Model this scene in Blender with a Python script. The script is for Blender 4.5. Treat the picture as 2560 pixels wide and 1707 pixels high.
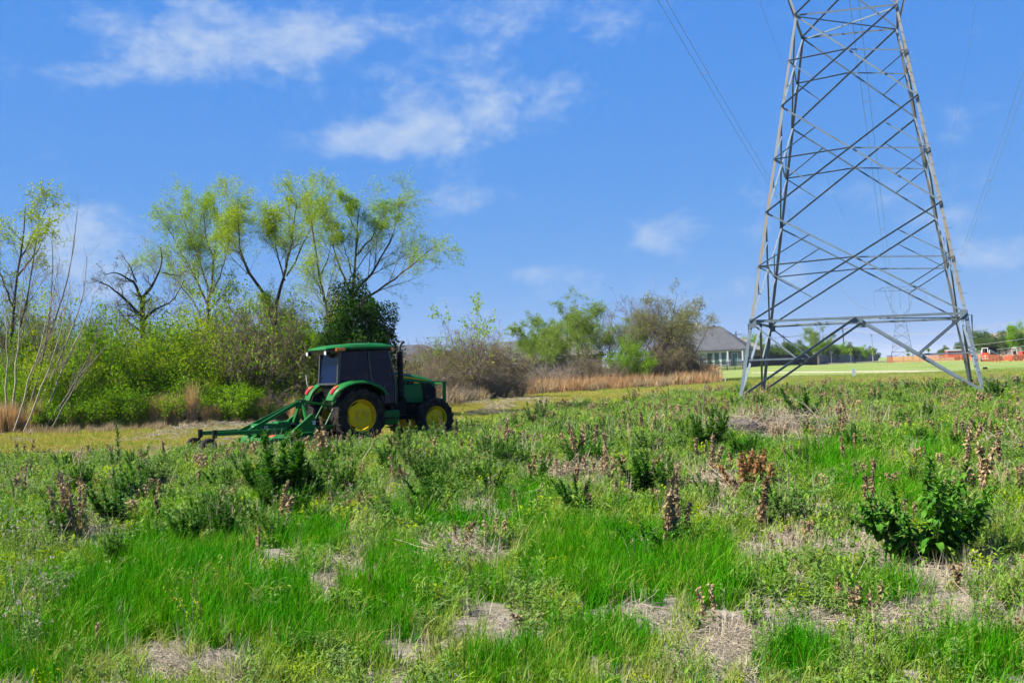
import bpy, bmesh, math, random
import numpy as np
from mathutils import Vector, Matrix

for o in list(bpy.data.objects):
    bpy.data.objects.remove(o, do_unlink=True)
scene = bpy.context.scene
COL = scene.collection
rng = np.random.default_rng(11)
random.seed(11)
PI = math.pi
R = math.radians

# ------------------------------------------------------------------ camera
FPX, PITCH, ROLL, CAMH = 3300.0, 0.0212, -0.0338, 1.75
cam_d = bpy.data.cameras.new("camera")
cam = bpy.data.objects.new("camera", cam_d)
COL.objects.link(cam)
scene.camera = cam
cam_d.sensor_width = 36.0
cam_d.lens = FPX / 2560.0 * 36.0
cam_d.clip_start = 0.1
cam_d.clip_end = 20000
_c, _s = math.cos(PITCH), math.sin(PITCH)
_cr, _sr = math.cos(ROLL), math.sin(ROLL)
_right = Vector((1, 0, 0)); _up = Vector((0, -_s, _c)); _fwd = Vector((0, _c, _s))
_r2 = _cr * _right + _sr * _up
_u2 = -_sr * _right + _cr * _up
cam.matrix_world = Matrix(((_r2.x, _u2.x, -_fwd.x, 0), (_r2.y, _u2.y, -_fwd.y, 0),
                           (_r2.z, _u2.z, -_fwd.z, CAMH), (0, 0, 0, 1)))

# ------------------------------------------------------------------ light
SUN_AZ = math.atan2(-0.97, -0.14)          # measured from +Y towards +X
SUN_EL = R(47)
sun_dir = Vector((math.sin(SUN_AZ) * math.cos(SUN_EL), math.cos(SUN_AZ) * math.cos(SUN_EL), math.sin(SUN_EL)))
sl = bpy.data.lights.new("sun", 'SUN')
sl.energy = 5.0
sl.angle = R(0.53)
sl.color = (1.0, 0.94, 0.82)
sun = bpy.data.objects.new("sun", sl)
COL.objects.link(sun)
sun.rotation_euler = sun_dir.to_track_quat('Z', 'Y').to_euler()
sun.location = (-40, 0, 60)

scene.view_settings.view_transform = 'Standard'
scene.view_settings.look = 'None'
scene.view_settings.exposure = 1.6
scene.view_settings.gamma = 1.0
scene.view_settings.use_curve_mapping = False
scene.cycles.max_bounces = 6
scene.cycles.diffuse_bounces = 3
scene.cycles.glossy_bounces = 3
scene.cycles.transmission_bounces = 4
scene.cycles.transparent_max_bounces = 6
scene.cycles.volume_bounces = 0
scene.cycles.use_adaptive_sampling = True
scene.cycles.adaptive_threshold = 0.015
scene.cycles.adaptive_min_samples = 12


# ------------------------------------------------------------------ pixel helpers (photograph is 2560 x 1707)
def unproj(px, py, depth):
    X = px - 1280.0; Y = py - 853.5
    u = _cr * X + _sr * Y; v = -_sr * X + _cr * Y
    x = u / FPX * depth; zz = -v / FPX * depth
    return Vector((x, _c * depth - _s * zz, _s * depth + _c * zz + CAMH))


def project(P):
    P = np.atleast_2d(np.asarray(P, float))
    x, y, z = P[:, 0], P[:, 1], P[:, 2] - CAMH
    yy = np.maximum(_c * y + _s * z, 1e-3); zz = -_s * y + _c * z
    u = FPX * x / yy; v = -FPX * zz / yy
    return np.stack([1280 + _cr * u - _sr * v, 853.5 + _sr * u + _cr * v], 1)


def sstep(a, b, x):
    t = np.clip((np.asarray(x, float) - a) / (b - a), 0, 1)
    return t * t * (3 - 2 * t)


_ph = rng.uniform(0, 6.28, (14, 3))


def lowf(x, y, base=0.05, octs=5, seed=0):
    """smooth pseudo noise about -1..1"""
    x = np.asarray(x, float); y = np.asarray(y, float)
    v = 0; a = 1.0; f = base; tot = 0
    for i in range(octs):
        p = _ph[(i * 2 + seed) % 14]; q = _ph[(i * 2 + 1 + seed) % 14]
        v = v + a * np.sin(f * (x * math.cos(p[2]) + y * math.sin(p[2])) + p[0]) * np.cos(f * 1.13 * (x * math.sin(q[2]) - y * math.cos(q[2])) + q[1])
        tot += a * 0.6; a *= 0.6; f *= 1.93
    return v / tot


def terrain(x, y):
    x = np.asarray(x, float); y = np.asarray(y, float)
    z = 0.05 * lowf(x, y, 0.11, 4) * sstep(3, 15, np.hypot(x, y))
    z = z + 0.028 * lowf(x, y, 1.3, 4, 3) * (1 - sstep(35, 60, y))
    z = z + 0.12 * sstep(5, 25, x) * sstep(30, 60, y)
    z = z - 0.13 * np.exp(-(((x + 4) / 6) ** 2 + ((y - 32.5) / 5) ** 2))
    # the plot climbs gently to the street
    z = z + 0.55 * sstep(110, 260, y) - 0.35 * sstep(300, 700, y)
    # grassy bank in front of the house fence
    z = z + 0.55 * np.exp(-(((x - 41) / 9) ** 2 + ((y - 225) / 14) ** 2))
    return z


def TZ(x, y):
    return float(terrain(x, y))


def gpt(px, py):
    """point of the ground seen at a pixel"""
    d = unproj(px, py, 1.0) - Vector((0, 0, CAMH))
    z = 0.0
    for i in range(8):
        t = min((z - CAMH) / d.z if d.z < -1e-4 else 3000.0, 3000.0)
        p = Vector((0, 0, CAMH)) + d * t
        z = 0.5 * z + 0.5 * TZ(p.x, p.y) if i > 2 else TZ(p.x, p.y)
    return Vector((p.x, p.y, TZ(p.x, p.y)))


def gdep(px, depth):
    """point of the ground below pixel column px at a depth"""
    py = 920.0
    for i in range(6):
        p = unproj(px, py, depth)
        z = TZ(p.x, p.y)
        py += (p.z - z) * FPX / depth
    p = unproj(px, py, depth)
    return Vector((p.x, p.y, TZ(p.x, p.y)))


# ------------------------------------------------------------------ object helpers
def tag(o, label=None, cat=None, group=None, kind=None):
    if label: o["label"] = label
    if cat: o["category"] = cat
    if group: o["group"] = group
    if kind: o["kind"] = kind
    return o


def empty(name, loc=(0, 0, 0), rz=0.0, label=None, cat=None, group=None):
    o = bpy.data.objects.new(name, None)
    COL.objects.link(o)
    o.location = loc
    o.rotation_euler = (0, 0, rz)
    o.empty_display_size = 0.2
    return tag(o, label, cat, group)


def mesh_np(name, V, faces_list, smooth=False, mats=None):
    """V (n,3); faces_list = list of int arrays (m,k) ; mats = list of materials, one per array"""
    me = bpy.data.meshes.new(name)
    V = np.asarray(V, np.float32)
    me.vertices.add(len(V)); me.vertices.foreach_set("co", V.ravel())
    fl = [np.asarray(f, np.int32) for f in faces_list if len(f)]
    nl = sum(f.size for f in fl); nf = sum(len(f) for f in fl)
    me.loops.add(nl); me.polygons.add(nf)
    me.loops.foreach_set("vertex_index", np.concatenate([f.ravel() for f in fl]))
    ls = []; st = 0
    for f in fl:
        k = f.shape[1]
        ls.append(st + np.arange(len(f)) * k); st += f.size
    me.polygons.foreach_set("loop_start", np.concatenate(ls).astype(np.int32))
    if mats:
        idx = np.concatenate([np.full(len(f), i, np.int32) for i, f in enumerate([np.asarray(q) for q in faces_list]) if len(f)])
        for m in mats: me.materials.append(m)
        me.polygons.foreach_set("material_index", idx)
    me.polygons.foreach_set("use_smooth", np.full(nf, smooth, bool))
    me.update(calc_edges=True)
    return me


def link(name, me, mat=None, parent=None, loc=None):
    o = bpy.data.objects.new(name, me)
    COL.objects.link(o)
    if mat is not None and len(me.materials) == 0:
        me.materials.append(mat)
    if parent is not None: o.parent = parent
    if loc is not None: o.location = loc
    return o


class MB:
    """collects simple shapes, build() links them as one mesh object"""
    def __init__(s): s.v = []; s.f = []
    def add(s, vs, fs):
        b = len(s.v); s.v += [tuple(p) for p in vs]; s.f += [tuple(i + b for i in f) for f in fs]
        return s
    def box(s, x0, x1, y0, y1, z0, z1):
        return s.add([(x0, y0, z0), (x1, y0, z0), (x1, y1, z0), (x0, y1, z0), (x0, y0, z1), (x1, y0, z1), (x1, y1, z1), (x0, y1, z1)],
                     [(0, 3, 2, 1), (4, 5, 6, 7), (0, 1, 5, 4), (1, 2, 6, 5), (2, 3, 7, 6), (3, 0, 4, 7)])
    def hexa(s, p):
        return s.add(p, [(0, 3, 2, 1), (4, 5, 6, 7), (0, 1, 5, 4), (1, 2, 6, 5), (2, 3, 7, 6), (3, 0, 4, 7)])
    def prism(s, prof, axis, a, b):
        """extrude closed profile of 2d points along axis 'x','y','z'"""
        n = len(prof)
        def P(p, t):
            if axis == 'y': return (p[0], t, p[1])
            if axis == 'x': return (t, p[0], p[1])
            return (p[0], p[1], t)
        vs = [P(p, a) for p in prof] + [P(p, b) for p in prof]
        fs = [tuple(range(n)), tuple(range(2 * n - 1, n - 1, -1))]
        for i in range(n):
            j = (i + 1) % n
            fs.append((i, i + n, j + n, j))
        return s.add(vs, fs)
    def loft(s, rings, caps=True, closed=True):
        n = len(rings[0]); vs = [p for r in rings for p in r]; fs = []
        for k in range(len(rings) - 1):
            for i in range(n if closed else n - 1):
                j = (i + 1) % n
                fs.append((k * n + i, k * n + j, (k + 1) * n + j, (k + 1) * n + i))
        if caps:
            fs.append(tuple(range(n - 1, -1, -1))); fs.append(tuple(range((len(rings) - 1) * n, len(rings) * n)))
        return s.add(vs, fs)
    def tube(s, pts, rad, n=8, caps=True):
        pts = [Vector(p) for p in pts]
        rads = rad if hasattr(rad, '__len__') else [rad] * len(pts)
        rings = []; ref = None
        for i, p in enumerate(pts):
            t = (pts[min(i + 1, len(pts) - 1)] - pts[max(i - 1, 0)]).normalized()
            if ref is None: ref = Vector((0, 0, 1)) if abs(t.z) < 0.9 else Vector((1, 0, 0))
            a = t.cross(ref).normalized(); b = t.cross(a); ref = -b if False else ref
            rings.append([p + (a * math.cos(2 * PI * k / n) + b * math.sin(2 * PI * k / n)) * rads[i] for k in range(n)])
        return s.loft(rings, caps)
    def cyl(s, c, axis, r, h, n=20, r2=None):
        c = Vector(c); d = {'x': Vector((1, 0, 0)), 'y': Vector((0, 1, 0)), 'z': Vector((0, 0, 1))}[axis] if isinstance(axis, str) else Vector(axis).normalized()
        return s.tube([c - d * h / 2, c + d * h / 2], [r, r if r2 is None else r2], n)
    def lathe(s, prof, axis_c, n=32, caps=False):
        """profile (r, t): ring of radius r around the y axis at y=t, about centre axis_c"""
        rings = []
        for r, t in prof:
            rings.append([(axis_c[0] + r * math.cos(2 * PI * k / n), axis_c[1] + t, axis_c[2] + r * math.sin(2 * PI * k / n)) for k in range(n)])
        return s.loft(rings, caps)
    def bar(s, p0, p1, w, h, up=(0, 0, 1)):
        p0 = Vector(p0); p1 = Vector(p1); t = (p1 - p0).normalized(); up = Vector(up)
        a = t.cross(up)
        if a.length < 1e-4: a = t.cross(Vector((1, 0, 0)))
        a.normalize(); b = a.cross(t)
        q = [(-w / 2, -h / 2), (w / 2, -h / 2), (w / 2, h / 2), (-w / 2, h / 2)]
        return s.loft([[p + a * x + b * y for x, y in q] for p in (p0, p1)])
    def mesh(s, name, smooth=False):
        me = bpy.data.meshes.new(name)
        me.from_pydata(s.v, [], s.f)
        bm = bmesh.new(); bm.from_mesh(me)
        bmesh.ops.recalc_face_normals(bm, faces=bm.faces)
        bm.to_mesh(me); bm.free()
        if smooth: me.polygons.foreach_set("use_smooth", np.ones(len(me.polygons), bool))
        return me
    def build(s, name, mat, parent=None, smooth=False, bevel=0, loc=None, seg=2):
        o = link(name, s.mesh(name, smooth), mat, parent, loc)
        if bevel:
            m = o.modifiers.new("bevel", 'BEVEL'); m.width = bevel; m.segments = seg; m.limit_method = 'ANGLE'; m.angle_limit = R(35)
        if smooth:
            try: o.data.set_sharp_from_angle(angle=R(38))
            except Exception: pass
        return o



def copy_tree(o, parent=None):
    c = o.copy()
    COL.objects.link(c)
    c.parent = parent
    for ch in list(o.children):
        copy_tree(ch, c)
    return c


# ------------------------------------------------------------------ materials
MATS = {}
KALB = 1.0


def new_mat(name):
    m = bpy.data.materials.new(name)
    m.use_nodes = True
    nt = m.node_tree
    nt.nodes.clear()
    out = nt.nodes.new("ShaderNodeOutputMaterial")
    MATS[name] = m
    return m, nt, out


def N(nt, typ, **kw):
    n = nt.nodes.new(typ)
    for k, v in kw.items():
        if k in n.inputs.keys() and not hasattr(n, k): n.inputs[k].default_value = v
        else: setattr(n, k, v)
    return n


def L(nt, a, b): nt.links.new(a, b)


def rgba(c): return (c[0], c[1], c[2], 1.0)


def mixcol(nt, fac, a, b):
    m = nt.nodes.new("ShaderNodeMix"); m.data_type = 'RGBA'
    for sock, v in ((m.inputs[0], fac), (m.inputs[6], a), (m.inputs[7], b)):
        if hasattr(v, 'is_linked') or hasattr(v, 'links'): nt.links.new(v, sock)
        elif isinstance(v, (int, float)): sock.default_value = v
        else: sock.default_value = rgba([c * KALB for c in v])
    return m.outputs[2]


def plain(name, col, rough=0.6, metal=0.0, var=0.12, scale=6.0, bump=0.0, bscale=40.0, spec=0.5, col2=None, coat=0.0):
    """paint / stone / wood: base colour broken up by noise, a little bump"""
    m, nt, out = new_mat(name)
    b = nt.nodes.new("ShaderNodeBsdfPrincipled")
    tc = nt.nodes.new("ShaderNodeTexCoord")
    no = nt.nodes.new("ShaderNodeTexNoise"); no.inputs["Scale"].default_value = scale; no.inputs["Detail"].default_value = 5
    L(nt, tc.outputs["Object"], no.inputs["Vector"])
    c2 = col2 if col2 else tuple(max(0, c * (1 - 2.2 * var)) for c in col)
    mr = nt.nodes.new("ShaderNodeMapRange"); mr.inputs[1].default_value = 0.35; mr.inputs[2].default_value = 0.68
    L(nt, no.outputs[0], mr.inputs[0])
    c = mixcol(nt, mr.outputs[0], col, c2)
    L(nt, c, b.inputs["Base Color"])
    b.inputs["Roughness"].default_value = rough
    b.inputs["Metallic"].default_value = metal
    b.inputs["Specular IOR Level"].default_value = spec
    if coat: b.inputs["Coat Weight"].default_value = coat
    if bump:
        n2 = nt.nodes.new("ShaderNodeTexNoise"); n2.inputs["Scale"].default_value = bscale; n2.inputs["Detail"].default_value = 4
        L(nt, tc.outputs["Object"], n2.inputs["Vector"])
        bp = nt.nodes.new("ShaderNodeBump"); bp.inputs["Strength"].default_value = bump; bp.inputs["Distance"].default_value = 0.02
        L(nt, n2.outputs[0], bp.inputs["Height"]); L(nt, bp.outputs[0], b.inputs["Normal"])
    L(nt, b.outputs[0], out.inputs[0])
    return m


def foliage(name, a, b_, c_=None, trans=0.35, rough=0.55, spec=0.3, objvar=0.5, patch=None):
    """leaf: colour varies leaf by leaf and plant by plant, some light passes through"""
    m, nt, out = new_mat(name)
    ge = nt.nodes.new("ShaderNodeNewGeometry")
    oi = nt.nodes.new("ShaderNodeObjectInfo")
    col = mixcol(nt, ge.outputs["Random Per Island"], a, b_)
    if c_ is not None:
        mr = nt.nodes.new("ShaderNodeMath"); mr.operation = 'MULTIPLY'; mr.inputs[1].default_value = objvar
        L(nt, oi.outputs["Random"], mr.inputs[0])
        col = mixcol(nt, mr.outputs[0], col, c_)
    if patch is not None:
        nz_ = nt.nodes.new("ShaderNodeTexNoise"); nz_.inputs["Scale"].default_value = patch[1]; nz_.inputs["Detail"].default_value = 3
        L(nt, ge.outputs["Position"], nz_.inputs["Vector"])
        mp = nt.nodes.new("ShaderNodeMapRange"); mp.inputs[1].default_value = 0.42; mp.inputs[2].default_value = 0.68; mp.inputs[4].default_value = patch[2]
        L(nt, nz_.outputs[0], mp.inputs[0])
        col = mixcol(nt, mp.outputs[0], col, patch[0])
    p = nt.nodes.new("ShaderNodeBsdfPrincipled")
    L(nt, col, p.inputs["Base Color"])
    p.inputs["Roughness"].default_value = rough
    p.inputs["Specular IOR Level"].default_value = spec
    if trans > 0:
        t = nt.nodes.new("ShaderNodeBsdfTranslucent")
        hs = nt.nodes.new("ShaderNodeHueSaturation"); hs.inputs["Saturation"].default_value = 1.1; hs.inputs["Value"].default_value = 1.25
        L(nt, col, hs.inputs["Color"]); L(nt, hs.outputs[0], t.inputs["Color"])
        mx = nt.nodes.new("ShaderNodeMixShader"); mx.inputs[0].default_value = trans
        L(nt, p.outputs[0], mx.inputs[1]); L(nt, t.outputs[0], mx.inputs[2])
        L(nt, mx.outputs[0], out.inputs[0])
    else:
        L(nt, p.outputs[0], out.inputs[0])
    return m


# ------------------------------------------------------------------ sky
def build_world():
    w = bpy.data.worlds.new("World")
    scene.world = w
    w.use_nodes = True
    nt = w.node_tree
    nt.nodes.clear()
    out = nt.nodes.new("ShaderNodeOutputWorld")
    bg = nt.nodes.new("ShaderNodeBackground")
    sky = nt.nodes.new("ShaderNodeTexSky")
    sky.sky_type = 'NISHITA'
    sky.sun_disc = False
    sky.sun_elevation = SUN_EL
    sky.sun_rotation = SUN_AZ % (2 * PI)
    sky.altitude = 3000
    sky.air_density = 0.6
    sky.dust_density = 0.0
    sky.ozone_density = 10.0
    w.cycles.sampling_method = 'MANUAL'
    w.cycles.sample_map_resolution = 256

    def math_(op, a, b=None, c=None):
        n = nt.nodes.new("ShaderNodeMath"); n.operation = op
        for i, v in enumerate((a, b, c)):
            if v is None: continue
            if isinstance(v, (int, float)): n.inputs[i].default_value = v
            else: L(nt, v, n.inputs[i])
        return n.outputs[0]
    # vivid blue rendition of the clear sky: one response curve per channel, the same in every direction
    sc_ = nt.nodes.new("ShaderNodeSeparateColor"); L(nt, sky.outputs[0], sc_.inputs[0])
    cc_ = nt.nodes.new("ShaderNodeCombineColor")
    for i, (k, g) in enumerate(SKY_CURVE):
        L(nt, math_('MULTIPLY', math_('POWER', sc_.outputs[i], g), k), cc_.inputs[i])
    tc = nt.nodes.new("ShaderNodeTexCoord")
    sx = nt.nodes.new("ShaderNodeSeparateXYZ"); L(nt, tc.outputs["Generated"], sx.inputs[0])
    az = math_('ARCTAN2', sx.outputs[0], sx.outputs[1])
    el = math_('ARCSINE', sx.outputs[2])
    cv = nt.nodes.new("ShaderNodeCombineXYZ")
    L(nt, math_('MULTIPLY', az, 17.0), cv.inputs[0]); L(nt, math_('MULTIPLY', el, 25.0), cv.inputs[1])
    cv.inputs[2].default_value = 3.7
    no = nt.nodes.new("ShaderNodeTexNoise"); no.inputs["Scale"].default_value = 1.0; no.inputs["Detail"].default_value = 5; no.inputs["Roughness"].default_value = 0.62
    no.inputs["Distortion"].default_value = 0.15
    L(nt, cv.outputs[0], no.inputs["Vector"])
    # separate clouds, each a soft patch of sky in its own direction (px, py, rx, ry, weight)
    total = None
    for px, py, rx, ry, wt in CLOUDS:
        d = (unproj(px, py, 1.0) - Vector((0, 0, CAMH))).normalized()
        a0 = math.atan2(d.x, d.y); e0 = math.asin(d.z)
        dx = math_('MULTIPLY', math_('SUBTRACT', az, a0), FPX / rx)
        dy = math_('MULTIPLY', math_('SUBTRACT', el, e0), FPX / ry)
        r2 = math_('MULTIPLY_ADD', dx, dx, math_('MULTIPLY', dy, dy))
        g = math_('EXPONENT', math_('MULTIPLY', r2, -1.0))
        total = math_('MULTIPLY', g, wt) if total is None else math_('MULTIPLY_ADD', g, wt, total)
    # scattered clouds over the rest of the sky, behind and beside the view
    c3 = nt.nodes.new("ShaderNodeMapping"); c3.inputs["Scale"].default_value = (2.2, 2.2, 5.0)
    L(nt, tc.outputs["Generated"], c3.inputs[0])
    n3 = nt.nodes.new("ShaderNodeTexNoise"); n3.inputs["Scale"].default_value = 1.0; n3.inputs["Detail"].default_value = 2
    L(nt, c3.outputs[0], n3.inputs["Vector"])
    away = math_('SUBTRACT', 1.0, math_('EXPONENT', math_('MULTIPLY', math_('MULTIPLY_ADD', math_('MULTIPLY', az, 1 / 0.5), math_('MULTIPLY', az, 1 / 0.5), math_('MULTIPLY', math_('MULTIPLY', el, 1 / 0.36), math_('MULTIPLY', el, 1 / 0.36))), -1.0)))
    gen = nt.nodes.new("ShaderNodeMapRange"); gen.inputs[1].default_value = 0.5; gen.inputs[2].default_value = 0.72
    L(nt, n3.outputs[0], gen.inputs[0])
    total = math_('ADD', total, math_('MULTIPLY', math_('MULTIPLY', gen.outputs[0], away), 0.75))
    dens = nt.nodes.new("ShaderNodeMapRange"); dens.interpolation_type = 'SMOOTHSTEP'
    dens.inputs[1].default_value = 0.44; dens.inputs[2].default_value = 1.0
    dens.inputs[4].default_value = 0.85
    L(nt, math_('ADD', math_('MULTIPLY', no.outputs[0], 1.55), math_('MULTIPLY_ADD', total, 0.72, -0.62)), dens.inputs[0])
    up = nt.nodes.new("ShaderNodeMapRange"); up.inputs[1].default_value = -0.01; up.inputs[2].default_value = 0.03
    L(nt, el, up.inputs[0])
    n4 = nt.nodes.new("ShaderNodeTexNoise"); n4.inputs["Scale"].default_value = 2.7; n4.inputs["Detail"].default_value = 5; n4.inputs["Roughness"].default_value = 0.6
    L(nt, cv.outputs[0], n4.inputs["Vector"])
    br_ = nt.nodes.new("ShaderNodeMapRange"); br_.inputs[1].default_value = 0.32; br_.inputs[2].default_value = 0.66; br_.inputs[3].default_value = 0.55
    L(nt, n4.outputs[0], br_.inputs[0])
    fac = math_('MULTIPLY', math_('MULTIPLY', dens.outputs[0], br_.outputs[0]), up.outputs[0])
    mx = mixcol(nt, fac, cc_.outputs[0], CLOUD_COL)
    L(nt, mx, bg.inputs["Color"])
    bg.inputs["Strength"].default_value = SKY_STRENGTH
    L(nt, bg.outputs[0], out.inputs[0])


SKY_CURVE, SKY_STRENGTH = ((1.05, 0.75), (1.9, 0.35), (5.2, 0.03)), 0.0505
CLOUD_COL = (3.5, 4.35, 5.7)
CLOUDS = [(660, 105, 260, 100, 0.85), (400, 70, 190, 90, 0.55), (1090, 205, 210, 95, 0.66), (850, 360, 240, 55, 0.8), (1000, 335, 170, 75, .62),
          (1160, 505, 115, 62, 0.9), (1290, 30, 420, 100, 0.5), (1270, 300, 160, 100, 0.45), (1380, 220, 160, 70, 0.35),
          (1340, 683, 110, 32, 0.62), (1620, 552, 150, 45, 0.3), (1830, 540, 240, 90, 0.34), (1620, 618, 75, 35, 0.5),
          (2380, 300, 85, 95, 0.6), (2520, 640, 190, 60, 0.8), (210, 640, 190, 130, 0.85), (150, 170, 420, 45, 0.5),
          (1750, 710, 300, 70, 0.6), (720, 740, 180, 90, 0.5), (2060, 480, 160, 65, 0.5), (1560, 110, 150, 90, 0.4), (1180, 780, 300, 60, .4), (2300, 500, 200, 120, .35)]
build_world()
KALB = 0.66           # all surface colours sit at this share of the values written below

# ================================================================== ground
BORDER = np.array([(-900, 1230), (0, 1158), (430, 1146), (700, 1132), (1000, 1100), (1150, 1068), (1400, 1028), (1700, 990), (1900, 972), (2560, 955), (3600, 925)], float)


def ground_masks(x, y, z=None):
    """share of weedy plot / mown grass / lawn at ground points"""
    z = terrain(x, y) if z is None else z
    q = project(np.stack([x, y, z], -1).reshape(-1, 3))
    by = np.interp(q[:, 0], BORDER[:, 0], BORDER[:, 1])
    by = by + 10 * lowf(x, y, 0.5, 3, 5)
    field = sstep(-9, 9, q[:, 1] - by)
    field = np.where(np.asarray(y) < 6, 1.0, field)
    lawn = sstep(90, 125, np.asarray(y) - 12 * lowf(x, y, 0.07, 3, 2)) * sstep(5, 25, np.asarray(x))
    return field, (1 - field) * (1 - lawn), (1 - field) * lawn, q


def build_ground():
    ys = np.concatenate([np.arange(-30, 4, 3.0), np.arange(4, 30, 0.22), np.arange(30, 70, 0.7), np.geomspace(70, 9000, 110)])
    ss = np.linspace(-1, 1, 190)
    X = []; Y = []
    for yv in ys:
        half = 24 + max(yv, 0) * 0.72 + max(yv - 60, 0) * 0.5
        X.append(ss * half); Y.append(np.full(len(ss), yv))
    X = np.array(X); Y = np.array(Y)
    Z = terrain(X, Y)
    n = len(ss); m = len(ys)
    V = np.stack([X, Y, Z], -1).reshape(-1, 3)
    i = np.arange(m - 1)[:, None] * n + np.arange(n - 1)[None]
    F = np.stack([i, i + 1, i + n + 1, i + n], -1).reshape(-1, 4)
    me = mesh_np("ground", V, [F], True)
    field, mown, lawn, q = ground_masks(V[:, 0], V[:, 1], V[:, 2])
    ca = me.color_attributes.new("zone", 'FLOAT_COLOR', 'POINT')
    ca.data.foreach_set("color", np.stack([field, mown, lawn, np.ones_like(lawn)], -1).astype(np.float32).ravel())
    m_, nt, out = new_mat("soil_and_turf")
    at = nt.nodes.new("ShaderNodeAttribute"); at.attribute_name = "zone"
    sp = nt.nodes.new("ShaderNodeSeparateColor"); L(nt, at.outputs["Color"], sp.inputs[0])
    ge = nt.nodes.new("ShaderNodeNewGeometry")

    def noise(scale, detail=6, rough=0.6):
        t = nt.nodes.new("ShaderNodeTexNoise"); t.inputs["Scale"].default_value = scale; t.inputs["Detail"].default_value = detail; t.inputs["Roughness"].default_value = rough
        L(nt, ge.outputs["Position"], t.inputs["Vector"]); return t.outputs[0]

    def rng_(v, a, b):
        t = nt.nodes.new("ShaderNodeMapRange"); t.inputs[1].default_value = a; t.inputs[2].default_value = b; L(nt, v, t.inputs[0]); return t.outputs[0]
    soil = mixcol(nt, rng_(noise(9.0, 8, 0.7), 0.35, 0.7), (0.19, 0.165, 0.135), (0.42, 0.37, 0.31))
    soil = mixcol(nt, rng_(noise(1.1), 0.50, 0.66), soil, (0.13, 0.14, 0.05))
    mown = mixcol(nt, rng_(noise(0.7, 8, 0.75), 0.42, 0.60), (0.12, 0.22, 0.02), (0.40, 0.31, 0.11))
    mown = mixcol(nt, rng_(noise(9.0, 6, 0.7), 0.45, 0.7), mown, (0.10, 0.14, 0.02))
    lawn = mixcol(nt, rng_(noise(0.12, 6), 0.38, 0.64), (0.16, 0.27, 0.04), (0.32, 0.33, 0.12))
    lawn = mixcol(nt, rng_(noise(2.5, 4), 0.4, 0.7), lawn, (0.19, 0.26, 0.06))
    c = mixcol(nt, sp.outputs[1], soil, mown)
    c = mixcol(nt, sp.outputs[2], c, lawn)
    b = nt.nodes.new("ShaderNodeBsdfPrincipled"); b.inputs["Roughness"].default_value = 0.95; b.inputs["Specular IOR Level"].default_value = 0.15
    L(nt, c, b.inputs["Base Color"])
    bp = nt.nodes.new("ShaderNodeBump"); bp.inputs["Strength"].default_value = 0.7; bp.inputs["Distance"].default_value = 0.03
    L(nt, noise(22.0, 8, 0.7), bp.inputs["Height"]); L(nt, bp.outputs[0], b.inputs["Normal"])
    L(nt, b.outputs[0], out.inputs[0])
    o = link("ground", me, m_)
    tag(o, kind="structure")
    return o


build_ground()


def strip(name, pts, width, thick, mat, lift=0.05):
    """paved strip with a real edge, following the ground"""
    pts = [Vector((p[0], p[1], 0)) for p in pts]
    P = []
    for a, b in zip(pts[:-1], pts[1:]):
        k = max(2, int((b - a).length / 4))
        P += [a.lerp(b, i / k) for i in range(k)]
    P.append(pts[-1])
    rings = []
    for i, p in enumerate(P):
        t = (P[min(i + 1, len(P) - 1)] - P[max(i - 1, 0)]).normalized(); nrm = Vector((-t.y, t.x, 0))
        ring = []
        for s, top in ((-.5, 0), (-.5, 1), (0, 1), (.5, 1), (.5, 0)):
            q = p + nrm * (s * width)
            ring.append((q.x, q.y, TZ(q.x, q.y) + (lift if top else lift - thick)))
        rings.append(ring)
    o = MB().loft(rings, True).build(name, mat)
    tag(o, kind="structure")
    return o


M_path = plain("pale_gravel", (0.52, 0.46, 0.37), 0.95, scale=0.8, bump=0.3)
M_street = plain("street_concrete", (0.36, 0.35, 0.33), 0.9, scale=0.3)
strip("footpath", [gpt(1900, 931)[:2], gpt(2100, 930)[:2], gpt(2300, 928.5)[:2], gpt(2560, 925.5)[:2], (gpt(2560, 925.5) + Vector((60, -12, 0)))[:2]], 2.6, 0.3, M_path)
strip("street", [(52, 268), (130, 262), (330, 240)], 7.5, 0.4, M_street, 0.10)
strip("kerb", [(52, 263.6), (130, 257.6), (330, 235.6)], 0.3, 0.4, M_path, 0.22)

# ================================================================== lattice tower
M_galv = plain("galvanised_steel", (0.21, 0.27, 0.315), 0.5, 0.15, 0.10, 3.0, spec=0.4)
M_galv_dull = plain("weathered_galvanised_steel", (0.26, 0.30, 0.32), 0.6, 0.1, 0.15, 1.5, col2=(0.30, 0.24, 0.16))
M_conc = plain("footing_concrete", (0.42, 0.40, 0.37), 0.9, scale=5, bump=0.3)
M_insul = plain("insulator_porcelain", (0.30, 0.27, 0.25), 0.3)
M_wire = plain("aluminium_conductor", (0.33, 0.34, 0.35), 0.5, 0.3)
HB, HW, ZA = 4.86, 2.14, 16.49
LV = dict(A=16.49, B=14.46, C=12.44, D=10.15, E=7.85, F=5.56, G=3.21, H=1.55, Z=0.0)


def hw(z):
    if z <= ZA: return HB + (HW - HB) * z / ZA
    return HW + (6.3 - HW) * (z - ZA) / (29.9 - ZA)


def hd(z):                       # half depth, narrowing towards the bridge
    if z <= ZA: return hw(z)
    return HW + (0.85 - HW) * (z - ZA) / (29.9 - ZA)


SG = dict(FL=(-1, -1), FR=(1, -1), BR=(1, 1), BL=(-1, 1))


def corner(c, z):
    return Vector((SG[c][0] * hw(z), SG[c][1] * hd(z), z))


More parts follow.
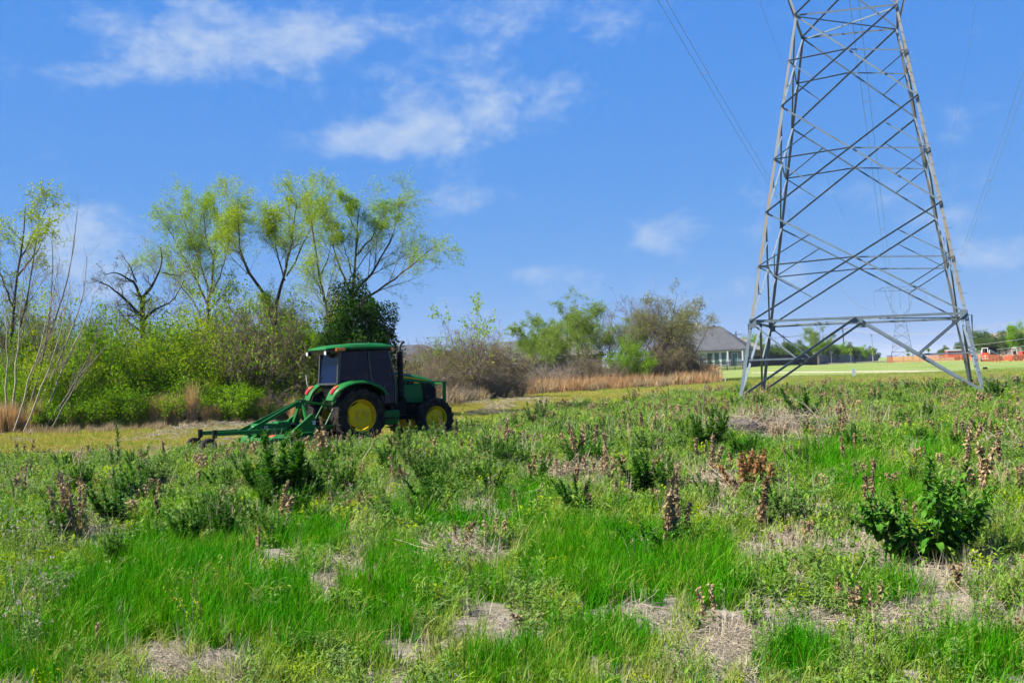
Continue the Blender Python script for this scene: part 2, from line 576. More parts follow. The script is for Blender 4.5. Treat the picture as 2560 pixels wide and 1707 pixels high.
def angle_bar(p0, p1, w, e1, e2, t=0.014):
    """angle-iron member: two flanges along e1 and e2 from the corner line p0-p1"""
    p0 = Vector(p0); p1 = Vector(p1); d = (p1 - p0).normalized()
    e1 = Vector(e1); e1 = (e1 - d * e1.dot(d)).normalized()
    e2 = Vector(e2); e2 = (e2 - d * e2.dot(d) - e1 * e2.dot(e1)).normalized()
    w = w * 0.68
    prof = [(0, 0), (w, 0), (w, t), (t, t), (t, w), (0, w)]
    return MB().loft([[p + e1 * a + e2 * b for a, b in prof] for p in (p0, p1)])


def tower_members():
    out = []                     # (name, p0, p1, width, e1, e2)
    faces = [('FL', 'FR', Vector((0, -1, 0))), ('FR', 'BR', Vector((1, 0, 0))), ('BR', 'BL', Vector((0, 1, 0))), ('BL', 'FL', Vector((-1, 0, 0)))]

    def brace(name, p0, p1, w, n, off=0.0):
        d = (p1 - p0).normalized()
        hor = Vector((abs(n.y), abs(n.x), 0))
        s = d.dot(hor) * d.z
        upv = Vector((0, 0, 1)); upv = (upv - d * upv.dot(d)).normalized()
        if abs(n.y) > 0.5:
            e2 = Vector((0, -1, 0)) if s > 0.02 else Vector((0, 1, 0))
        else:
            e2 = -n
        sh = Vector((0, -0.03, 0)) if (abs(n.y) > .5 and s > 0.02) else Vector((0, 0.03, 0))
        if abs(n.x) > .5: sh = n * (-0.03 if s > 0 else 0.03)
        out.append((name, p0 + sh + upv * w / 2, p1 + sh + upv * w / 2, w, -upv, e2))

    for c in SG:
        e1 = Vector((-SG[c][0], 0, 0)); e2 = Vector((0, -SG[c][1], 0))
        zs = [(-0.1, LV['G'], 0.20), (LV['G'], LV['E'], 0.19), (LV['E'], LV['C'], 0.175), (LV['C'], ZA, 0.16), (ZA, 23.0, 0.14), (23.0, 29.9, 0.13)]
        for a, b, w in zs:
            out.append(("leg", corner(c, a), corner(c, b), w, e1, e2))
    for cl, cr, n in faces:
        def P(c, z): return corner(c, z)
        for top, mid, bot, full in (('A', 'B', 'C', False), ('C', 'D', 'E', True), ('E', 'F', 'G', True)):
            lt, rt, lb, rb = P(cl, LV[top]), P(cr, LV[top]), P(cl, LV[bot]), P(cr, LV[bot])
            w = 0.11
            brace("diagonal_brace", lb, rt, w, n)
            brace("diagonal_brace", rb, lt, w, n)
            # crossing
            wt = (rt - lt).length; wb = (rb - lb).length
            k = wb / (wt + wb)
            X = lb.lerp(rt, k)
            lm, rm = P(cl, LV[mid]), P(cr, LV[mid])
            brace("horizontal_brace", lm, X, 0.085, n); brace("horizontal_brace", X, rm, 0.085, n)
            brace("secondary_brace", lm, lb.lerp(X, 0.5), 0.07, n); brace("secondary_brace", rm, rb.lerp(X, 0.5), 0.07, n)
            if full:
                brace("secondary_brace", lm, lt.lerp(X, 0.5), 0.07, n); brace("secondary_brace", rm, rt.lerp(X, 0.5), 0.07, n)
        lA, rA = P(cl, ZA), P(cr, ZA)
        brace("horizontal_brace", lA, rA, 0.12, n)
        lG, rG = P(cl, LV['G']), P(cr, LV['G']); mG = (lG + rG) / 2
        brace("waist_beam", lG, mG, 0.15, n); brace("waist_beam", mG, rG, 0.15, n)
        lZ, rZ = P(cl, 0.02), P(cr, 0.02)
        brace("leg_diagonal", lZ, mG, 0.15, n); brace("leg_diagonal", rZ, mG, 0.15, n)
        for g, zf, c in ((lG, lZ, cl), (rG, rZ, cr)):
            k = 0.50
            j = zf.lerp(mG, k)
            h = P(c, j.z)
            brace("horizontal_brace", h, j, 0.10, n)
            brace("secondary_brace", g, j, 0.09, n)
            gv = g.lerp(mG, k); 
            brace("hanger", j, Vector((j.x, j.y, gv.z - 0.03)), 0.08, n)
        # head: crossed struts above the waist
        z1 = 21.8
        if abs(n.y) > .5:
            brace("diagonal_brace", lA, P(cr, z1), 0.11, n); brace("diagonal_brace", rA, P(cl, z1), 0.11, n)
            for c, s in ((cl, 1), (cr, 1)):
                q = P(c, z1); sx = 1 if q.x > 0 else -1
                top = Vector((sx * 3.6, q.y * 0.5, 29.9))
                brace("window_post", q, top, 0.10, n)
                for a, b in ((23.5, 0.35), (26.5, 0.7)):
                    brace("secondary_brace", P(c, a), q.lerp(top, b), 0.06, n)
        else:
            for a, b in ((ZA, 19.2), (19.2, 21.8), (21.8, 24.6), (24.6, 27.4), (27.4, 29.9)):
                brace("secondary_brace", P(cl, a), P(cr, b), 0.07, n); brace("secondary_brace", P(cr, a), P(cl, b), 0.07, n)
    # plan braces at the waist levels
    for z in (ZA - .06, LV['G'] + .06):
        out.append(("plan_brace", corner('FL', z), corner('BR', z), 0.08, Vector((0, 0, 1)), Vector((1, -1, 0))))
        out.append(("plan_brace", corner('FR', z - .04), corner('BL', z - .04), 0.08, Vector((0, 0, 1)), Vector((1, 1, 0))))
    # bridge (crossarm)
    dn = Vector((0, 0, -1))
    for sy in (-1, 1):
        n = Vector((0, sy, 0))
        b0 = [Vector((x, sy * 0.85, 29.9)) for x in (-6.6, -3.3, 0, 3.3, 6.6)]
        t0 = [Vector((x, sy * 0.75, 31.6)) for x in (-7.0, -4.9, -1.6, 1.6, 4.9, 7.0)]
        out.append(("crossarm_chord", b0[0], b0[-1], 0.13, dn, n)); out.append(("crossarm_chord", t0[0], t0[-1], 0.12, dn, n))
        for i in range(5):
            out.append(("crossarm_lacing", b0[i], t0[i], 0.07, dn, n)); out.append(("crossarm_lacing", b0[i], t0[i + 1], 0.07, dn, n))
        for s in (-1, 1):
            e = Vector((s * 10.9, 0, 30.1))
            out.append(("crossarm_chord", Vector((s * 6.6, sy * .85, 29.9)), e, 0.11, dn, n))
            out.append(("crossarm_chord", Vector((s * 7.0, sy * .75, 31.6)), e, 0.10, dn, n))
            out.append(("crossarm_lacing", Vector((s * 8.6, sy * .45, 30.0)), Vector((s * 8.3, sy * .5, 31.05)), 0.06, dn, n))
            out.append(("crossarm_lacing", Vector((s * 8.6, sy * .45, 30.0)), Vector((s * 6.9, sy * .78, 31.6)), 0.06, dn, n))
    return out


TYAW = -0.2853
T1 = Vector((15.394, 58.425, 0.0)); T1.z = TZ(T1.x, T1.y) + 0.06
T2 = Vector((169.4, 574.1, 0.0)); T2.z = TZ(T2.x, T2.y)
TMEM = tower_members()
tower = empty("transmission_tower", T1, TYAW, "tall galvanised lattice power line tower standing in the weedy field", "pylon")
for nm, p0, p1, w, e1, e2 in TMEM:
    upper_leg = nm in ("leg",) and p1.z > 3.3  # legs above the waist beam take the browner weathered steel
    angle_bar(p0, p1, w, e1, e2).build(nm, M_galv_dull if upper_leg else M_galv, tower)
for c in SG:
    q = corner(c, 0)
    MB().tube([(q.x, q.y, -0.6), (q.x, q.y, 0.05)], 0.32, 16).build("footing", M_conc, tower, bevel=0.02)
for cl, cr, n in (('FL', 'FR', Vector((0, -1, 0))), ('BR', 'BL', Vector((0, 1, 0)))):
    mid = (corner(cl, LV['G']) + corner(cr, LV['G'])) / 2 + n * 0.06
    MB().box(mid.x - .26, mid.x + .26, mid.y - .01, mid.y + .01, mid.z - .20, mid.z + .08).build("gusset_plate", M_galv, tower, bevel=0.004)
    for c in (cl, cr):
        g = corner(c, LV['G']) + n * 0.06; sx = -1 if g.x > 0 else 1
        MB().box(min(g.x - .02 * sx, g.x + sx * .28), max(g.x - .02 * sx, g.x + sx * .28), g.y - .01, g.y + .01, g.z - .24, g.z + .16).build("gusset_plate", M_galv, tower, bevel=0.004)
m = MB()
for k in range(34):
    z = 0.9 + k * 0.45
    q = corner('FR', z); s = 1 if k % 2 else -1
    m.tube([(q.x - .1, q.y, z), (q.x + (.16 if s > 0 else 0.02), q.y - (.02 if s > 0 else .18), z)], 0.012, 6)
o = m.build("step_bolts", M_galv, tower); tag(o, kind="stuff")
for k in range(0):
    pass


def insulator(parent, x, z0, z1, name="insulator_string"):
    prof = []; n = int((z0 - z1) / 0.16)
    rings = []
    for i in range(n):
        z = z0 - i * (z0 - z1) / n
        for dz, r in ((0, 0.03), (-.02, 0.13), (-.07, 0.12), (-.09, 0.03)):
            rings.append([(x + r * math.cos(k * PI / 4), r * math.sin(k * PI / 4), z + dz) for k in range(8)])
    return MB().loft(rings).build(name, M_insul, parent)


WZ = 23.6
for x, za in ((-10.9, 30.0), (10.9, 30.0)):
    insulator(tower, x, za, WZ + .1)
insulator(tower, 0, 29.8, 21.6)

# far tower: the same design, its members joined part by part
far = empty("distant_transmission_tower", T2, TYAW, "distant pale lattice power line tower beyond the orange mesh fence", "pylon")
groups = {}
for nm, p0, p1, w, e1, e2 in TMEM:
    key = {"leg": "leg", "crossarm_chord": "crossarm", "crossarm_lacing": "crossarm"}.get(nm, "bracing")
    if key == "leg":
        angle_bar(p0, p1, w * 1.2, e1, e2).build("leg", M_galv, far); continue
    g = groups.setdefault(key, MB()); a = angle_bar(p0, p1, max(w, .09) * 1.2, e1, e2); g.add(a.v, a.f)
for k, g in groups.items():
    tag(g.build(k, M_galv, far), kind="stuff" if k == "bracing" else None)
for x, za in ((-10.9, 30.0), (10.9, 30.0), (0, 29.8)):
    MB().tube([(x, 0, za), (x, 0, WZ if x else 21.6)], 0.09, 6).build("insulator_string", M_insul, far)

ax = Vector((math.cos(TYAW), math.sin(TYAW), 0))
ay = Vector((-math.sin(TYAW), math.cos(TYAW), 0))


def wire(name, label, x, z, sag, dx=0.0, rad=0.016, back=True, group=None):
    P = []
    a = T1 + ax * (x + dx); a.z = T1.z + z
    b = T2 + ax * (x + dx); b.z = T2.z + z
    if back:
        for i in range(24):
            t = 1 - i / 24; P.append(a - ay * 300 * t - Vector((0, 0, 4 * 9.0 * t * (1 - t))) * 1.0)
    for i in range(90):
        t = (i / 89) ** 1.6; P.append(a.lerp(b, t) - Vector((0, 0, 4 * sag * t * (1 - t))))
    o = MB().tube(P, rad, 5).build(name, M_wire)
    return tag(o, label, "power line", group)


SAGS = dict(l=7.5, c=12.0, r=7.5)
for nm, x, z, sg in (("outer", -10.9, WZ, SAGS['l']), ("middle", 0.0, 21.6, SAGS['c']), ("right", 10.9, WZ, SAGS['r'])):
    lab = {"outer": "twin high-voltage conductor strung past the tower on its house side",
           "middle": "twin high-voltage conductor strung through the middle of the lattice tower",
           "right": "twin high-voltage conductor strung past the tower on its loader side"}[nm]
    for dx in (-.23, .23):
        wire("conductor_wire", lab, x, z, sg, dx, group="twin conductors " + nm)
    for t in (0.06, 0.16, 0.30):
        P = (T1 + ax * x).lerp(T2 + ax * x, t); P.z = T1.z + z + (T2.z - T1.z) * t - 4 * sg * t * (1 - t)
        o = MB().bar(P - ax * .25, P + ax * .25, .03, .04).build("spacer_bar", M_wire)
        tag(o, "small spacer bar clamped between the two wires " + {"outer": "on the house side of the tower", "middle": "inside the tower", "right": "on the loader side of the tower"}[nm], "spacer", "wire spacers " + nm)
wire("shield_wire", "thin single earth wire high on the house side of the tower", -8.2, 31.7, 5.0, rad=0.011)
wire("shield_wire", "thin single earth wire high on the loader side of the tower", 8.4, 31.7, 5.0, rad=0.011)

# ================================================================== vegetation tools
def unit(v):
    return v / np.maximum(np.linalg.norm(v, axis=-1, keepdims=True), 1e-9)


def tubes_np(pts, rad, sides=4):
    """pts (n,k,3), rad (n,k) -> V, quads"""
    n, k, _ = pts.shape
    tan = np.gradient(pts, axis=1); tan = unit(tan)
    ref = np.tile(np.array([0.31, 0.77, 0.55]), (n, k, 1))
    a = unit(np.cross(tan, ref)); b = np.cross(tan, a)
    th = np.arange(sides) * 2 * PI / sides
    V = pts[:, :, None, :] + rad[:, :, None, None] * (a[:, :, None, :] * np.cos(th)[None, None, :, None] + b[:, :, None, :] * np.sin(th)[None, None, :, None])
    idx = np.arange(n * k * sides).reshape(n, k, sides)
    i0 = idx[:, :-1, :]; i1 = idx[:, 1:, :]
    F = np.stack([i0, np.roll(i0, -1, 2), np.roll(i1, -1, 2), i1], -1).reshape(-1, 4)
    return V.reshape(-1, 3), F


def leaves_np(pos, axis, length, width, curl=0.15, rs=None):
    """diamond leaves (two-face, slightly folded)"""
    rs = rs or rng
    n = len(pos)
    axis = unit(axis)
    side = unit(np.cross(axis, rs.normal(size=(n, 3))))
    nor = np.cross(side, axis)
    l = np.broadcast_to(length, (n,))[:, None]; w = np.broadcast_to(width, (n,))[:, None]
    p0 = pos
    p1 = pos + axis * l * 0.45 + side * w * 0.5 + nor * l * curl * 0.5
    p2 = pos + axis * l - nor * l * curl * 0.6
    p3 = pos + axis * l * 0.45 - side * w * 0.5 + nor * l * curl * 0.5
    V = np.stack([p0, p1, p2, p3], 1).reshape(-1, 3)
    F = np.arange(4 * n).reshape(-1, 4)
    return V, F


def grow_level(start, d, length, r0, k, wob, grav, rs, taper=0.25):
    """n branches of k segments"""
    n = len(start)
    P = np.zeros((n, k + 1, 3)); P[:, 0] = start
    d = unit(d)
    step = (length / k)[:, None]
    for i in range(k):
        d = unit(d + rs.normal(size=(n, 3)) * wob + np.array([0, 0, grav]))
        P[:, i + 1] = P[:, i] + d * step
    t = np.linspace(0, 1, k + 1)[None]
    rad = r0[:, None] * (1 - t * (1 - taper))
    return P, rad


def spawn(P, rad, per, t0, t1, ang, lratio, lens, rratio, rs, lvar=0.3, shape=0.0):
    """children of each branch"""
    n, k1, _ = P.shape
    if n < 60:                      # limbs carry side branches in proportion to their length
        pi = np.sort(rs.choice(n, n * per, p=lens / lens.sum()))
    else:
        pi = np.repeat(np.arange(n), per)
    m = len(pi)
    t = rs.uniform(t0, t1, m)
    f = t * (k1 - 1); i = np.minimum(f.astype(int), k1 - 2); fr = (f - i)[:, None]
    pos = P[pi, i] * (1 - fr) + P[pi, i + 1] * fr
    tan = unit(P[pi, i + 1] - P[pi, i])
    q = unit(np.cross(tan, rs.normal(size=(m, 3))))
    a = R(1) * rs.normal(ang, ang * 0.28, m)[:, None]
    d = tan * np.cos(a) + q * np.sin(a)
    ln = lens[pi] * lratio * rs.uniform(1 - lvar, 1 + lvar, m) * (1 - shape * t)
    rr = (rad[pi, i] * (1 - fr[:, 0]) + rad[pi, i + 1] * fr[:, 0]) * rratio
    return pos, d, ln, rr


def resample(poly, k):
    poly = np.asarray(poly, float)
    s = np.concatenate([[0], np.cumsum(np.linalg.norm(np.diff(poly, axis=0), axis=1))])
    # smooth: catmull style through dense interpolation then light blur
    t = np.linspace(0, s[-1], k + 1)
    Q = np.stack([np.interp(t, s, poly[:, i]) for i in range(3)], 1)
    for _ in range(2):
        Q[1:-1] = 0.25 * Q[:-2] + 0.5 * Q[1:-1] + 0.25 * Q[2:]
    return Q


def tree_meshes(name, limbs, levels, leaf, seed, bark, twigmat, leafmat, min_r=0.0032):
    """limbs: list of (poly (m,3), r0, r1). levels: list of dicts. leaf: dict or None"""
    rs = np.random.default_rng(seed)
    K = 10
    P = np.stack([resample(l[0], K) for l in limbs]); P[:, 1:-1] += rs.normal(size=P[:, 1:-1].shape) * 0.02
    t = np.linspace(0, 1, K + 1)[None]
    r0 = np.array([l[1] for l in limbs])[:, None]; r1 = np.array([l[2] for l in limbs])[:, None]
    rad = (r0 * (1 - t) + r1 * t) * (0.8 if 'shrub' not in name else 1.0)
    lens = np.array([np.linalg.norm(np.diff(p, axis=0), axis=1).sum() for p in P])
    V, F = tubes_np(P, rad, 8)
    trunk = mesh_np(name + "_trunk", V, [F], True, [bark])
    VV = []; FF = []; off = 0
    cur = (P, rad, lens); allP = []
    for li, lv in enumerate(levels):
        pos, d, ln, rr = spawn(cur[0], cur[1], lv['per'], lv.get('t0', 0.25), lv.get('t1', 1.0), lv.get('ang', 45), lv['ratio'], np.minimum(cur[2], lv.get('cap', 99)), lv.get('rr', 0.55), rs, lv.get('var', 0.35), lv.get('shape', 0.3))
        d = unit(d + np.array([0, 0, lv.get('up', 0.0)]))
        rr = np.maximum(rr, min_r)
        p2, r2 = grow_level(pos, d, ln, rr, lv.get('k', 4), lv.get('wob', 0.14), lv.get('grav', 0.0), rs)
        V, F = tubes_np(p2, r2, 4 if li == 0 else 3)
        VV.append(V); FF.append(F + off); off += len(V)
        cur = (p2, r2, ln); allP.append(p2)
    twigs = mesh_np(name + "_twigs", np.concatenate(VV), [np.concatenate(FF)], True, [twigmat]) if VV else None
    crown = None
    if leaf:
        src = allP[-1] if leaf.get('last', True) else np.concatenate(allP[-2:])
        n = leaf['n']
        bi = rs.integers(0, len(src), n)
        if leaf.get('top') is not None:
            # keep more leaves where the crown is young (upper part)
            z = src[bi, 0, 2]; zt = leaf['top']
            keep = rs.uniform(size=n) < np.clip((z - zt[0]) / (zt[1] - zt[0]), 0.06, 1)
            bi = bi[keep]; n = len(bi)
        k1 = src.shape[1]
        f = rs.uniform(0.1, 1, n) * (k1 - 1); i = np.minimum(f.astype(int), k1 - 2); fr = (f - i)[:, None]
        pos = src[bi, i] * (1 - fr) + src[bi, i + 1] * fr
        tan = unit(src[bi, i + 1] - src[bi, i])
        axs = unit(tan * leaf.get('along', 0.6) + rs.normal(size=(n, 3)) * leaf.get('rand', 0.5) + np.array([0, 0, leaf.get('droop', -0.1)]))
        pos = pos + rs.normal(size=(n, 3)) * leaf.get('scatter', 0.03)
        sc = rs.uniform(0.6, 1.3, n)
        V, F = leaves_np(pos, axs, leaf['l'] * sc, leaf['w'] * sc, 0.18, rs)
        crown = mesh_np(name + "_crown", V, [F], False, [leafmat])
    return trunk, twigs, crown


def place_plant(name, meshes, loc, rz, sc, label, cat, group=None, names=("trunk", "twigs", "crown"), tilt=(0, 0)):
    e = empty(name, loc, 0, label, cat, group)
    e.rotation_euler = (tilt[0], tilt[1], rz)
    e.scale = (sc, sc, sc) if not hasattr(sc, '__len__') else sc
    for me, nm in zip(meshes, names):
        if me is not None:
            o = bpy.data.objects.new(nm, me); COL.objects.link(o); o.parent = e
            if nm in ('seed_heads', 'crown', 'foliage', 'twigs', 'leaves'): o['kind'] = 'stuff'
    return e


# bark and leaf materials
M_bark_dark = plain("dark_bark", (0.075, 0.06, 0.05), 0.9, scale=8, bump=0.5)
M_bark_grey = plain("grey_bark", (0.20, 0.18, 0.16), 0.9, scale=8, bump=0.4)
M_bark_pale = plain("pale_sapling_bark", (0.50, 0.43, 0.34), 0.85, scale=8, bump=0.3)
M_twig_brown = plain("brown_twig", (0.21, 0.15, 0.10), 0.9, scale=3)
M_twig_grey = plain("grey_twig", (0.33, 0.26, 0.19), 0.9, scale=3, var=0.2)
M_twig_olive = plain("olive_twig", (0.24, 0.22, 0.11), 0.9, scale=3)
M_willow = foliage("willow_leaf", (0.22, 0.41, 0.03), (0.42, 0.60, 0.08), (0.34, 0.50, 0.04), 0.42, 0.65, 0.1)
M_willow3 = foliage("clump_willow_leaf", (0.17, 0.32, 0.03), (0.34, 0.47, 0.08), (0.24, 0.34, 0.04), 0.35, 0.65, 0.1)
M_willow2 = foliage("willow_leaf_olive", (0.26, 0.42, 0.015), (0.46, 0.58, 0.04), None, 0.5, 0.65, 0.1)
M_green = foliage("fresh_shrub_leaf", (0.09, 0.27, 0.002), (0.34, 0.55, 0.010), (0.21, 0.42, 0.004), 0.38, 0.65, 0.1)
M_green_y = foliage("yellow_green_leaf", (0.24, 0.40, 0.002), (0.54, 0.65, 0.015), (0.36, 0.50, 0.006), 0.38, 0.65, 0.1)
M_dark = foliage("dark_evergreen_leaf", (0.010, 0.045, 0.002), (0.05, 0.14, 0.008), None, 0.2, 0.7, 0.08)
M_mid = foliage("tree_leaf", (0.06, 0.13, 0.018), (0.14, 0.24, 0.04), (0.09, 0.16, 0.02), 0.35)
M_olive = foliage("olive_bud_leaf", (0.22, 0.22, 0.08), (0.33, 0.34, 0.12), None, 0.35)


def loc_limb(pts, base, depth, r0, r1, spread=0.0, rs=None):
    """limb drawn as picture points at the tree's own distance, with its own lean in depth"""
    rs = rs or rng
    a = rs.uniform(-1, 1) * spread
    out = []
    L0 = unproj(pts[0][0], pts[0][1], depth)
    for p in pts:
        q = unproj(p[0], p[1], depth)
        h = math.hypot(p[0] - pts[0][0], p[1] - pts[0][1]) / FPX * depth
        out.append((q.x - base.x, q.y - base.y + a * h, max(q.z - base.z, -0.1)))
    return (np.array(out), r0, r1)


def hero_tree(name, px, depth, limbs, levels, leaf, seed, mats, label, cat="tree", spread=0.35):
    base = gdep(px, depth)
    rs = np.random.default_rng(seed)
    LL = [loc_limb(p, base, depth, r0, r1, 0.0 if i == 0 else spread, rs) for i, (p, r0, r1) in enumerate(limbs)]
    me = tree_meshes(name, LL, levels, leaf, seed, *mats)
    return place_plant(name, me, base, 0, 1, label, cat)


# ------------------------------------------------------------------ the trees at the edge of the plot
WL = [dict(per=9, ratio=0.62, ang=34, t0=0.25, cap=3.3, k=6, wob=0.07, grav=0.025, up=0.15, rr=0.45, shape=0.5),
      dict(per=9, ratio=0.60, ang=38, t0=0.12, k=5, wob=0.08, grav=0.01, up=0.06, rr=0.5, shape=0.3),
      dict(per=6, ratio=0.62, ang=30, t0=0.2, k=3, wob=0.10, grav=-0.01, rr=0.55)]
WLeaf = dict(n=15000, l=0.09, w=0.021, along=0.8, rand=0.45, droop=-0.1, scatter=0.07)

hero_tree("willow_tree", 505, 55, [
    ([(505, 1010), (518, 800), (535, 650), (545, 560), (543, 515)], 0.15, 0.02),
    ([(520, 770), (490, 700), (445, 620), (410, 560)], 0.07, 0.012), ([(526, 740), (495, 650), (460, 570), (440, 520)], 0.06, 0.012),
    ([(525, 740), (555, 690), (575, 640), (590, 570)], 0.05, 0.01), ([(535, 650), (512, 590), (507, 540), (515, 510)], 0.05, 0.01),
    ([(515, 820), (470, 740), (420, 690), (395, 620)], 0.05, 0.01)],
    WL, dict(WLeaf, n=30000), 21, (M_bark_grey, M_twig_olive, M_willow), "feathery pale green willow between the gnarled bare tree and the forked willow")
hero_tree("willow_tree", 688, 54, [
    ([(688, 1010), (689, 800), (687, 775)], 0.17, 0.13),
    ([(687, 778), (650, 722), (617, 672), (601, 600), (606, 510)], 0.10, 0.015), ([(688, 776), (706, 730), (716, 690), (735, 620), (748, 555), (755, 515)], 0.10, 0.015),
    ([(712, 702), (692, 640), (682, 560)], 0.05, 0.012), ([(716, 690), (745, 640), (775, 575), (795, 520)], 0.05, 0.012), ([(612, 660), (580, 610), (565, 560)], 0.04, 0.01),
    ([(735, 620), (722, 565), (716, 520)], 0.04, 0.01)],
    WL, dict(WLeaf, n=40000, rand=0.55), 22, (M_bark_dark, M_twig_olive, M_willow2), "dense yellow-green willow forking low into two dark limbs")
hero_tree("willow_tree", 872, 53, [
    ([(870, 1010), (878, 800), (881, 740), (890, 640), (894, 570), (898, 520)], 0.16, 0.02),
    ([(881, 745), (920, 690), (957, 640), (982, 580), (995, 530)], 0.075, 0.012), ([(880, 765), (960, 722), (1010, 682), (1050, 652), (1092, 622)], 0.075, 0.012),
    ([(880, 735), (850, 672), (836, 610), (832, 540)], 0.06, 0.012), ([(885, 700), (866, 640), (850, 590)], 0.045, 0.01), ([(890, 640), (930, 590), (950, 530)], 0.05, 0.01),
    ([(893, 580), (870, 540), (868, 515)], 0.035, 0.01)],
    WL, dict(WLeaf, n=26000), 23, (M_bark_dark, M_twig_olive, M_willow), "wide open willow with thin green leaves rising behind the tractor cab")
hero_tree("vine_clad_tree", 832, 51, [
    ([(832, 1005), (826, 810), (800, 700), (786, 610), (778, 550)], 0.10, 0.02), ([(815, 760), (790, 700), (765, 670)], 0.04, 0.01), ([(800, 700), (822, 640), (830, 590)], 0.035, 0.01)],
    [dict(WL[0], per=9), dict(WL[1], per=7), dict(WL[2], per=5)], dict(WLeaf, n=7000, scatter=0.1), 24, (M_bark_dark, M_twig_olive, M_willow2),
    "thin leaning tree with hanging green vines left of the dark evergreen")
hero_tree("gnarled_tree", 356, 53, [
    ([(356, 1010), (357, 800), (355, 745)], 0.17, 0.12), ([(355, 750), (341, 706), (297, 682), (272, 690)], 0.09, 0.015), ([(355, 750), (385, 712), (406, 682), (409, 620)], 0.09, 0.015),
    ([(356, 792), (320, 752), (272, 712), (232, 696)], 0.08, 0.015), ([(356, 802), (392, 772), (440, 758), (472, 706)], 0.07, 0.012), ([(341, 706), (330, 670), (310, 640)], 0.04, 0.01),
    ([(406, 682), (440, 690), (470, 670)], 0.035, 0.01), ([(357, 830), (310, 800), (280, 760)], 0.05, 0.01)],
    [dict(per=11, ratio=0.4, ang=55, t0=0.25, cap=3.2, k=5, wob=0.22, grav=0.02, rr=0.45), dict(per=7, ratio=0.5, ang=50, k=4, wob=0.2, grav=-0.02, rr=0.5), dict(per=4, ratio=0.5, ang=45, k=3, wob=0.2, grav=-0.03)],
    dict(n=1500, l=0.06, w=0.03), 25, (M_bark_dark, M_twig_brown, M_olive), "gnarled dark leafless tree with crooked spreading limbs")
hero_tree("sparse_tree", 25, 52, [
    ([(22, 1080), (24, 900), (32, 760), (54, 640), (63, 520)], 0.13, 0.02), ([(32, 765), (6, 690), (-25, 600)], 0.06, 0.01), ([(45, 690), (90, 645), (130, 590)], 0.05, 0.01),
    ([(25, 900), (58, 770), (70, 640), (78, 520)], 0.06, 0.01), ([(54, 640), (85, 570), (110, 505)], 0.04, 0.01), ([(24, 880), (-20, 800), (-60, 700)], 0.06, 0.01)],
    WL, dict(n=7500, l=0.11, w=0.05, top=(4.5, 8.5), scatter=0.05), 26, (M_bark_dark, M_twig_brown, M_green_y), "dark tree with yellow-green leaves at its top beside the bare saplings")
for i, st in enumerate([[(42, 1078), (62, 985), (142, 792), (186, 645), (193, 530)], [(72, 1076), (122, 960), (182, 825), (213, 730), (218, 640)],
                        [(26, 1078), (46, 850), (62, 660)], [(56, 1078), (102, 930), (131, 740), (130, 600)], [(96, 1072), (170, 890), (228, 780), (236, 730)],
                        [(12, 1078), (18, 900), (14, 720)], [(112, 1072), (205, 930), (285, 850)], [(34, 1079), (90, 900), (120, 800), (150, 640)], [(60, 1078), (150, 850), (175, 700)], [(130, 1070), (190, 960), (235, 860), (262, 800)]]):
    hero_tree("bare_sapling", st[0][0], 49.5 - 0.25 * i, [(st, 0.075 - 0.004 * i, 0.012)],
              [dict(per=16, ratio=0.22, ang=32, t0=0.3, k=4, wob=0.1, grav=0.04, up=0.3, rr=0.4, shape=0.5), dict(per=5, ratio=0.5, ang=30, k=3, wob=0.1, grav=0.02, up=0.1)],
              None if i != 5 else dict(n=300, l=0.07, w=0.03), 30 + i, (M_bark_pale if i % 3 else M_bark_grey, M_twig_grey, M_olive),
              "slender leafless grey sapling leaning in the clump by the dark tree")["group"] = "bare saplings in one leaning clump"

hero_tree("bare_sapling", 1757, 38, [([(1757, 1062), (1763, 985), (1760, 935), (1748, 905), (1722, 868)], 0.022, 0.006)], [dict(per=7, ratio=0.2, ang=40, t0=0.5, k=4, wob=0.12, rr=0.5)], None, 49, (M_bark_grey, M_twig_grey, M_olive),
          "lone thin leafless sapling standing in the weeds before the tower leg", "sapling")

# ------------------------------------------------------------------ shrub and brush prototypes
def shrub_meshes(name, w, h, n_stem, leaf, seed, twig, leafmat, dens=(9, 7), arch=0.0, min_r=0.0032, dome=0.45):
    rs = np.random.default_rng(seed)
    limbs = []
    for i in range(n_stem):
        a = rs.uniform(0, 2 * PI); r = math.sqrt(rs.uniform(0.02, 1)) * w / 2
        hh = h * (1 - dome * (2 * r / w) ** 2) * rs.uniform(0.7, 1.02)
        b = rs.uniform(0, 0.35) * r
        mid = (math.cos(a) * (r * 0.55 + b * .2), math.sin(a) * (r * 0.55 + b * .2), hh * 0.62)
        limbs.append((np.array([(math.cos(a) * b, math.sin(a) * b, -0.1), mid, (math.cos(a) * r, math.sin(a) * r, hh * (1 - arch))]), rs.uniform(0.012, 0.028), 0.005))
    lv = [dict(per=dens[0], ratio=0.38, ang=48, t0=0.15, k=4, wob=0.16, grav=-0.02 - arch * 0.1, rr=0.5, cap=2.4), dict(per=dens[1], ratio=0.5, ang=46, k=3, wob=0.2, grav=-0.03, rr=0.6)]
    return tree_meshes(name, limbs, lv, leaf, seed, twig, twig, leafmat, min_r)


